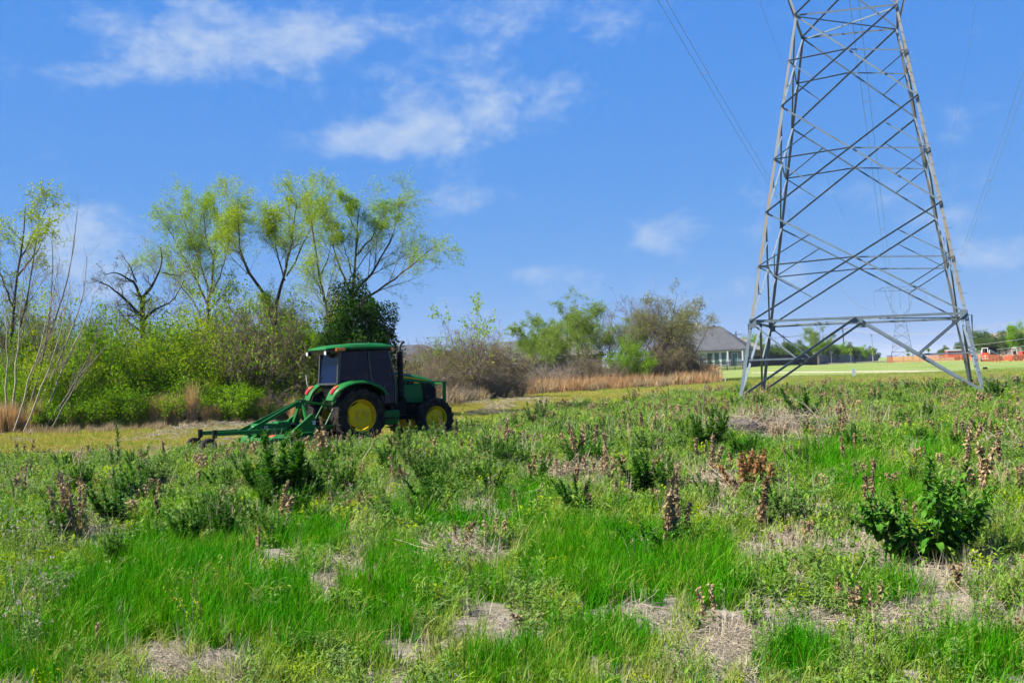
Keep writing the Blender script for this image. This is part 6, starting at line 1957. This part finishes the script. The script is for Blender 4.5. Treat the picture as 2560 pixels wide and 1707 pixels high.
# --- brush piles: tangles of grey sticks
for nm, px, py, wpx, dm, h, n, ln, mt, lab in [
        ("brush_pile", 1850, 1092, 190, 1.4, 0.42, 420, 1.3, M_gstick, "long tangled pile of grey cut branches between the dark thistles"),
        ("brush_pile", 2010, 1078, 170, 1.3, 0.38, 320, 1.2, M_gstick, "grey branch tangle behind the long brush pile"),
        ("brush_pile", 1805, 1232, 150, 1.0, 0.16, 420, 0.8, M_straw, "flat pale pile of straw and sticks beside the rusty weed"),
        ("brush_pile", 1130, 1392, 200, 0.7, 0.10, 330, 0.45, M_straw, "scattered pile of broken sticks on bare soil in the lush grass"),
        ("brush_pile", 1435, 1195, 150, 1.0, 0.16, 320, 0.7, M_straw, "straw heap on dark soil in front of the dead stalk cluster"),
        ("brush_pile", 2520, 1140, 130, 1.2, 0.2, 200, 0.9, M_gstick, "loose grey branches lying past the dead stalks")]:
    p = gpt(px, py); w = wpx / FPX * p.y
    e = empty(nm, p, rng.uniform(0, .6), lab, "brush pile")
    o = link("sticks", sticks_mesh(401 + px, n, w, dm, h, ln, 0.007, mt), None, e); tag(o, kind="stuff")
    if "soil" in lab or "dark" in lab:
        rings = []
        for k in range(6):
            f = k / 5; r = (w * .42) * (1 - f) ** .7 + .01
            rings.append([(r * (1 + .2 * math.sin(3 * a + k)) * math.cos(a), r * .7 * math.sin(a) * (1 + .15 * math.sin(5 * a)), -.03 + (h * .9 + .05) * (1 - (1 - f) ** 1.8)) for a in [2 * PI * i / 22 for i in range(22)]])
        MB().loft(rings).build("soil_heap", plain("dark_soil_" + str(px), (0.13, 0.11, 0.10), .95, 0, .2, 14, bump=.6), e, smooth=True)
# broken canes lying about
CN = [sticks_mesh(451 + i, 1, .1, .1, .02, 0.75, .012, M_straw, .05, "cane") for i in range(3)]
for k, (px, py) in enumerate([(1300, 1140), (1380, 1128), (1860, 1340), (1870, 1372), (2120, 1330), (2170, 1345), (1620, 1180), (980, 1330), (280, 1110), (960, 1310), (2480, 1310), (240, 1420), (120, 1545), (1820, 1215), (2050, 1310)]):
    p = gpt(px, py); o = link("broken_cane", CN[k % 3], None, None, p + Vector((0, 0, .02))); o.rotation_euler = (0, 0, rs0.uniform(-.6, .6) + (0 if k % 2 else 3.1))
    tag(o, "pale broken cane lying flat among the weeds", "cane", "broken canes on the ground")

# ================================================================== what nobody could count: grass, ground weeds, litter
LUSH = [(430, 1410, 190, 75, 1), (600, 1545, 300, 85, 1), (770, 1350, 90, 55, .8), (90, 1640, 130, 75, .9), (990, 1480, 150, 75, 1), (970, 1590, 130, 60, 1), (1540, 1440, 190, 100, 1.1), (1780, 1460, 110, 80, 1), (1280, 1660, 90, 60, 1),
        (1990, 1665, 100, 60, 1), (2080, 1160, 110, 55, 1.1), (1900, 1130, 90, 30, .9), (2240, 1480, 140, 45, .9), (330, 1500, 200, 60, .9), (1100, 1300, 130, 40, .6), (1330, 1260, 90, 40, .7), (2330, 1130, 120, 40, .9), (2450, 1660, 120, 60, .7), (1200, 1330, 120, 40, .7),
        (2180, 1230, 160, 50, .7), (1500, 1620, 160, 70, .6), (560, 1660, 60, 30, -.4), (250, 1590, 130, 60, .8), (1420, 1390, 120, 60, .8)]
BARE = [(505, 1665, 140, 50, 1), (840, 1455, 50, 40, 1), (560, 1328, 55, 18, 1), (895, 1440, 45, 55, .9), (1150, 1385, 110, 42, 1), (1215, 1575, 100, 60, .8), (1185, 1285, 85, 28, .9), (1435, 1190, 85, 30, 1), (1560, 1545, 150, 36, .9), (1030, 1645, 90, 65, .8),
        (1800, 1220, 85, 55, .9), (2030, 1375, 190, 62, .9), (2310, 1425, 165, 55, .95), (2310, 1552, 160, 36, .9), (1810, 1640, 115, 70, .8), (1950, 1070, 190, 45, .7), (240, 1330, 80, 40, .7), (700, 1390, 50, 25, .5), (980, 1240, 70, 22, .6), (1640, 1560, 80, 30, .8), (2490, 1220, 60, 40, .6), (300, 1560, 40, 22, .6)]


def ell(q, lst):
    v = np.zeros(len(q))
    q = q + np.stack([38 * lowf(q[:, 0], q[:, 1] * 2, .02, 4, 1), 22 * lowf(q[:, 0], q[:, 1] * 2, .022, 4, 6)], 1)
    for cx, cy, rx, ry, w in lst:
        v = np.maximum(v, w * np.exp(-(((q[:, 0] - cx) / rx) ** 2 + ((q[:, 1] - cy) / ry) ** 2) ** 1.4)) if w > 0 else v + w * np.exp(-(((q[:, 0] - cx) / rx) ** 2 + ((q[:, 1] - cy) / ry) ** 2))
    return v


def area_pts(y0, y1, dens, margin=1.35, rs=None):
    rs = rs or rng
    k = 0.3879 * margin
    A = k * 2 * (y1 ** 2 - y0 ** 2) / 2 + 3.0 * (y1 - y0)
    n = int(A * dens)
    y = np.sqrt(rs.uniform(y0 ** 2, y1 ** 2, n))
    x = rs.uniform(-1, 1, n) * (k * y + 1.5)
    return x, y


def gn_scatter(name, protos, pts, rot, scl, idx, label):
    """one object: prototypes instanced on its vertices by geometry nodes"""
    coll = bpy.data.collections.new(name + "_kinds")
    for i, me in enumerate(protos):
        o = bpy.data.objects.new("%s_kind_%02d" % (name, i), me); coll.objects.link(o)
    me = bpy.data.meshes.new(name)
    me.vertices.add(len(pts)); me.vertices.foreach_set("co", np.asarray(pts, np.float32).ravel())
    for nm, typ, arr in (("rot", 'FLOAT_VECTOR', rot), ("scl", 'FLOAT_VECTOR', scl)):
        a = me.attributes.new(nm, typ, 'POINT'); a.data.foreach_set("vector", np.asarray(arr, np.float32).ravel())
    a = me.attributes.new("idx", 'INT', 'POINT'); a.data.foreach_set("value", np.asarray(idx, np.int32))
    o = bpy.data.objects.new(name, me); COL.objects.link(o)
    ng = bpy.data.node_groups.new(name, 'GeometryNodeTree')
    ng.interface.new_socket("Geometry", in_out='INPUT', socket_type='NodeSocketGeometry')
    ng.interface.new_socket("Geometry", in_out='OUTPUT', socket_type='NodeSocketGeometry')
    gi = ng.nodes.new("NodeGroupInput"); go = ng.nodes.new("NodeGroupOutput")
    ip = ng.nodes.new("GeometryNodeInstanceOnPoints"); ci = ng.nodes.new("GeometryNodeCollectionInfo")
    ci.inputs["Collection"].default_value = coll; ci.inputs["Separate Children"].default_value = True; ci.inputs["Reset Children"].default_value = True
    ip.inputs["Pick Instance"].default_value = True

    def attr(nm, typ):
        n = ng.nodes.new("GeometryNodeInputNamedAttribute"); n.data_type = typ; n.inputs["Name"].default_value = nm; return n.outputs["Attribute"]
    er = ng.nodes.new("FunctionNodeEulerToRotation")
    ng.links.new(attr("rot", 'FLOAT_VECTOR'), er.inputs[0]); ng.links.new(er.outputs[0], ip.inputs["Rotation"])
    ng.links.new(attr("scl", 'FLOAT_VECTOR'), ip.inputs["Scale"]); ng.links.new(attr("idx", 'INT'), ip.inputs["Instance Index"])
    ng.links.new(gi.outputs[0], ip.inputs["Points"]); ng.links.new(ci.outputs[0], ip.inputs["Instance"]); ng.links.new(ip.outputs[0], go.inputs[0])
    md = o.modifiers.new("scatter", 'NODES'); md.node_group = ng
    tag(o, label, None, None, "stuff")
    return o


M_lush = foliage("lush_grass_blade", (0.006, 0.12, 0.0003), (0.055, 0.36, 0.001), (0.10, 0.36, 0.002), 0.26, 0.7, 0.05, 0.35, ((0.17, 0.38, 0.003), 1.3, 0.35))
M_pale = foliage("pale_grass_blade", (0.11, 0.28, 0.008), (0.40, 0.54, 0.05), (0.15, 0.33, 0.01), 0.25, 0.7, 0.08, 0.5, ((0.52, 0.45, 0.15), 0.8, 0.6))
M_mown = foliage("mown_grass_blade", (0.15, 0.30, 0.012), (0.38, 0.46, 0.05), (0.56, 0.42, 0.12), 0.3, 0.7, 0.08, 0.85, ((0.58, 0.42, 0.14), 0.5, 0.7))
M_lawn = foliage("lawn_blade", (0.18, 0.34, 0.03), (0.32, 0.46, 0.07), (0.40, 0.40, 0.14), 0.35, 0.7, 0.08, 0.6, ((0.46, 0.43, 0.18), 0.10, 0.75))
M_low = foliage("ground_weed_leaf", (0.05, 0.19, 0.004), (0.24, 0.42, 0.03), (0.28, 0.40, 0.07), 0.25, 0.65, 0.12, 0.6)
M_lit = foliage("litter_straw", (0.34, 0.27, 0.18), (0.66, 0.57, 0.43), (0.46, 0.41, 0.34), 0.1, 0.9, 0.1)
M_stub = foliage("stubble", (0.52, 0.45, 0.33), (0.74, 0.65, 0.48), (0.52, 0.42, 0.27), 0.1, 0.9, 0.1)

rsG = np.random.default_rng(5)
G_lush = [mesh_np("g", *(lambda q: (q[0], [q[1]]))(blades_np(26, 0.055, 0.17, 0.0052, 0.34, rsG, 3, .4, .5)), False, [M_lush]) for i in range(5)]
G_lush += [mesh_np("g", *(lambda q: (q[0], [q[1]]))(blades_np(14, 0.06, 0.2, 0.005, 0.5, rsG, 3, .5, .5)), False, [M_pale]) for i in range(1)]
G_pale = [mesh_np("g", *(lambda q: (q[0], [q[1]]))(blades_np(22, 0.06, 0.14, 0.0045, 0.45, rsG, 3, .5)), False, [M_pale]) for i in range(4)]
G_mown = [mesh_np("g", *(lambda q: (q[0], [q[1]]))(blades_np(40, 0.16, 0.065, 0.008, 0.6, rsG, 2, .4)), False, [M_mown]) for i in range(4)]
G_lawn = [mesh_np("g", *(lambda q: (q[0], [q[1]]))(blades_np(40, 0.30, 0.08, 0.016, 0.5, rsG, 2, .4)), False, [M_lawn]) for i in range(3)]


def rosette(rs, n=14, l=0.10, w=0.03, shape='lance', up=.6, mat=None):
    az = rs.uniform(0, 2 * PI, n); out = np.stack([np.cos(az), np.sin(az), np.zeros(n)], 1)
    V, F = strips(out * .01, unit(out + UP * rs.uniform(.1, up * 1.6, n)[:, None]), UP, l * rs.uniform(.6, 1.3, n), w * rs.uniform(.7, 1.2, n), rs.uniform(.3, 1.4, n), shape, rs, 4)
    return mesh_np("w", V, [F], False, [mat or M_low])


def bushy(rs, h=0.22, n=7, mat=None, l=.05, w=.018, per=16):
    P, rad, ln = stems_fan(n, h, .5, rs, .003, 4, .12, .04)
    a = tubes_np(P, rad, 3)
    m = n * per
    bi, t, pos, tan = along(P, m, rs, .1, 1)
    b_ = strips(pos, unit(rs.normal(size=(m, 3)) * [1, 1, .5] + tan * .6), UP, l * rs.uniform(.6, 1.3, m), w * rs.uniform(.7, 1.3, m), rs.uniform(.2, 1.2, m), 'lance', rs, 3)
    V, F = join_np([a, b_])
    return mesh_np("w", V, [F], False, [mat or M_low])


W_low = [rosette(rsG, 14, .11, .03), rosette(rsG, 12, .09, .04), rosette(rsG, 16, .13, .035, 'thistle', .8), bushy(rsG), bushy(rsG, .28, 6), bushy(rsG, .30, 7, M_grey_g, .06, .014), bushy(rsG, .22, 8, M_grey_g, .05, .02), bushy(rsG, .3, 6, M_lance, .09, .012, 11), bushy(rsG, .18, 9, M_green_y, .04, .018)]
Lt = []
for i in range(4):
    me = sticks_mesh(500 + i, 34, .46, .46, .03, .20, .0028, M_lit, .2); Lt.append(me)
St = []
for i in range(3):
    V, F = blades_np(11, .09, .21, .0055, .5, rsG, 2, .05, .6); St.append(mesh_np("s", V, [F], False, [M_stub]))


def scatter(name, protos, bands, prob, label, smin=.7, smax=1.3, lift=0.0, squash=None, kinds=None):
    P = []; S = []
    for (y0, y1, dens, sc) in bands:
        x, y = area_pts(y0, y1, dens, rs=rsG)
        z = terrain(x, y)
        field, mown, lawn, q = ground_masks(x, y, z)
        pr = prob(x, y, q, field, mown, lawn)
        k = rsG.uniform(size=len(x)) < pr
        P.append(np.stack([x, y, z + lift], 1)[k]); u_ = rsG.uniform(smin, smax, k.sum()); sx_, sz_ = sc if hasattr(sc, '__len__') else (sc, sc)
        S.append(np.stack([sx_ * u_, sx_ * u_, sz_ * u_ * rsG.uniform(.75, 1.25, k.sum())], 1))
    P = np.concatenate(P); S = np.concatenate(S); n = len(P)
    rot = np.stack([rsG.normal(0, .08, n), rsG.normal(0, .08, n), rsG.uniform(0, 6.28, n)], 1)
    scl = S
    idx = rsG.integers(0, len(protos), n)
    return gn_scatter(name, protos, P, rot, scl, idx, label)


def nz(x, y, b=.9, s=0): return lowf(x, y, b, 4, s)


def away_tr(x, y):
    """nothing grows through the wheels and the mower"""
    c, s = math.cos(-TR_A), math.sin(-TR_A)
    lx = c * (x - TR.x) - s * (y - TR.y); ly = s * (x - TR.x) + c * (y - TR.y)
    return ~((lx > -2.7) & (lx < 2.9) & (np.abs(ly) < 1.05))


def bn(x, y):
    return sstep(.25, .75, lowf(x, y, .55, 4, 11)) * .8


def p_lush(x, y, q, f, m, l):
    return f * np.clip(.07 + 1.0 * ell(q, LUSH) - 1.3 * ell(q, BARE) + .25 * nz(x, y, 1.6) - .4 * bn(x, y), 0.0, 1) * away_tr(x, y)


def p_pale(x, y, q, f, m, l):
    return f * np.clip(.50 - .50 * ell(q, LUSH) - .85 * ell(q, BARE) + .3 * nz(x, y, 1.2, 4) - .45 * bn(x, y), 0.03, 1) * away_tr(x, y)


def p_low(x, y, q, f, m, l):
    return f * np.clip(.62 - .56 * ell(q, LUSH) - .80 * ell(q, BARE) + .4 * nz(x, y, .8, 7) - .5 * bn(x, y), 0.04, 1) * away_tr(x, y)


def p_lit(x, y, q, f, m, l):
    return f * np.clip(.12 + 1.0 * ell(q, BARE) - .5 * ell(q, LUSH) + .25 * nz(x, y, .9, 9) + .8 * bn(x, y), 0.02, 1)


def p_stub(x, y, q, f, m, l):
    return f * np.clip(.06 + .6 * ell(q, BARE) - .3 * ell(q, LUSH) + .25 * nz(x, y, 1.1, 2) + .3 * bn(x, y), 0.01, 1)


scatter("lush_grass", G_lush, [(5.2, 9, 330, .9), (9, 14, 190, (1.1, 1.0)), (14, 22, 90, (1.5, 1.1)), (22, 38, 30, (2.3, 1.1)), (38, 80, 6, (3.5, 1.2))], p_lush, "dense bright green fine grass growing in patches")
scatter("pale_grass", G_pale, [(5.2, 9, 150, 1.0), (9, 14, 110, 1.1), (14, 22, 60, (1.5, 1.2)), (22, 38, 34, (2.0, 1.3)), (38, 85, 10, (3.0, 1.5))], p_pale, "thin pale green grass between the weeds")
scatter("ground_weeds", W_low, [(5.2, 9, 80, .75), (9, 14, 64, .95), (14, 22, 50, 1.15), (22, 38, 28, (1.5, 1.35)), (38, 85, 9, (2.0, 1.5))], p_low, "mixed low leafy weeds covering the plot")
DRY = []
for i in range(5):
    q = dead_meshes(600 + i, 3, 0.45, M_deadleaf, 60, 0.05, 0.35)[1]; DRY.append(q)
for i in range(3):
    P_, r_, l_ = stems_fan(7, .5, .5, rsG, .004, 4, .1, .1); v_, f_ = tubes_np(P_, r_, 3); DRY.append(mesh_np("d", v_, [f_], False, [M_lit]))
scatter("dry_weed_stems", DRY, [(6, 14, 1.5, .6), (14, 24, 2.2, .8), (24, 40, 2.2, .9), (40, 85, 1.3, 1.1)], lambda x, y, q, f, m, l: f * np.clip(.5 - .5 * ell(q, LUSH) + .3 * ell(q, BARE) + .4 * nz(x, y, .7, 3), 0.02, 1) * away_tr(x, y), "dry brown weed stems and leaves between the green weeds")
scatter("straw_litter", Lt, [(5.2, 9, 60, .75), (9, 14, 40, .9), (14, 22, 20, 1.2), (22, 38, 9, 1.6), (38, 80, 2.5, 2.2)], p_lit, "dry straw litter scattered on bare soil", lift=.004)
scatter("mown_clippings", Lt, [(26, 42, 5, 1.6), (42, 80, 3, 2.2)], lambda x, y, q, f, m, l: m * sstep(.0, .6, nz(x, y, .45, 8)) * .35 * away_tr(x, y), "cut dry grass lying on the mown strip", lift=.05)
scatter("stubble_stalks", St, [(5.2, 9, 60, .55), (9, 14, 40, .75), (14, 24, 15, 1.0), (24, 40, 6, 1.6)], p_stub, "short pale upright dry stubble")
scatter("mown_grass", G_mown, [(26, 42, 34, (1.0, 1.3)), (42, 75, 20, (1.25, 1.5)), (75, 125, 5, (1.7, 1.6))], lambda x, y, q, f, m, l: m * np.clip(.8 + .3 * nz(x, y, .5), .3, 1) * (q[:, 0] > -700) * (q[:, 0] < 3200) * (away_tr(x, y)), "short mown grass, green and straw-coloured")
scatter("lawn_grass", G_lawn, [(60, 130, 5.0, 1.2)], lambda x, y, q, f, m, l: np.clip(l + m * .3, 0, 1) * (q[:, 0] > 1500), "short lawn grass between the tower and the footpath")

# rusty dead grass strip below the far trees
M_dg = foliage("dead_grey_grass", (0.36, 0.26, 0.13), (0.52, 0.40, 0.23), None, 0.2)
RU = []
for i in range(4):
    V, F = blades_np(70, 0.30, 0.5, 0.018, 0.3, rsG, 2, .3); RU.append(mesh_np("r", V, [F], False, [M_sedge_o if i < 2 else M_dg]))


def strip_pts(n, top, bot, x0, x1):
    px = rsG.uniform(x0, x1, n * 3); f = rsG.uniform(0, 1, n * 3)
    t = np.interp(px, [p[0] for p in top], [p[1] for p in top]); b_ = np.interp(px, [p[0] for p in bot], [p[1] for p in bot])
    Q = [gpt(a, c) for a, c in zip(px[:n], (t + (b_ - t) * f)[:n])]
    return np.array([tuple(q) for q in Q])


def strip_scatter(name, n, top, bot, x0, x1, kinds, smin, smax, label):
    P = strip_pts(n, top, bot, x0, x1); n = len(P)
    S = rsG.uniform(smin, smax, n)
    rot = np.stack([rsG.normal(0, .1, n), rsG.normal(0, .1, n), rsG.uniform(0, 6.28, n)], 1)
    return gn_scatter(name, kinds, P, rot, np.stack([S, S, S], 1), rsG.integers(0, len(kinds), n), label)


strip_scatter("rusty_grass", 3600, [(1080, 972), (1250, 955), (1500, 940), (1780, 928)], [(1080, 1012), (1250, 992), (1500, 976), (1780, 960)], 1080, 1790, RU[:2] + RU[:1] + RU[2:3], .9, 2.2, "rusty dead grass strip in front of the far trees")
strip_scatter("dead_brush_grass", 900, [(990, 985), (1250, 958), (1700, 940)], [(990, 1022), (1150, 1012), (1300, 990), (1700, 955)], 1000, 1500, RU[2:], .7, 1.6, "grey-brown dead grass at the foot of the brush")
strip_scatter("hedge_litter", 260, [(-60, 1075), (400, 1062), (760, 1042)], [(-60, 1096), (400, 1078), (760, 1056)], -60, 760, RU[2:], .25, .7, "dry grass fringe along the foot of the hedge")

# ================================================================== haze over the plain
hz = MB().box(-11600, 11600, -320, 9300, -2.0, 42.0).build("haze", None)
m_, nt, out = new_mat("haze_air")
pv = nt.nodes.new("ShaderNodeVolumePrincipled")
pv.inputs["Color"].default_value = (0.80, 0.88, 1.0, 1)
pv.inputs["Density"].default_value = 0.00009
pv.inputs["Anisotropy"].default_value = 0.2
L(nt, pv.outputs[0], out.inputs["Volume"])
hz.data.materials.append(m_)
tag(hz, "thin pale air haze over the whole plain", None, None, "stuff")
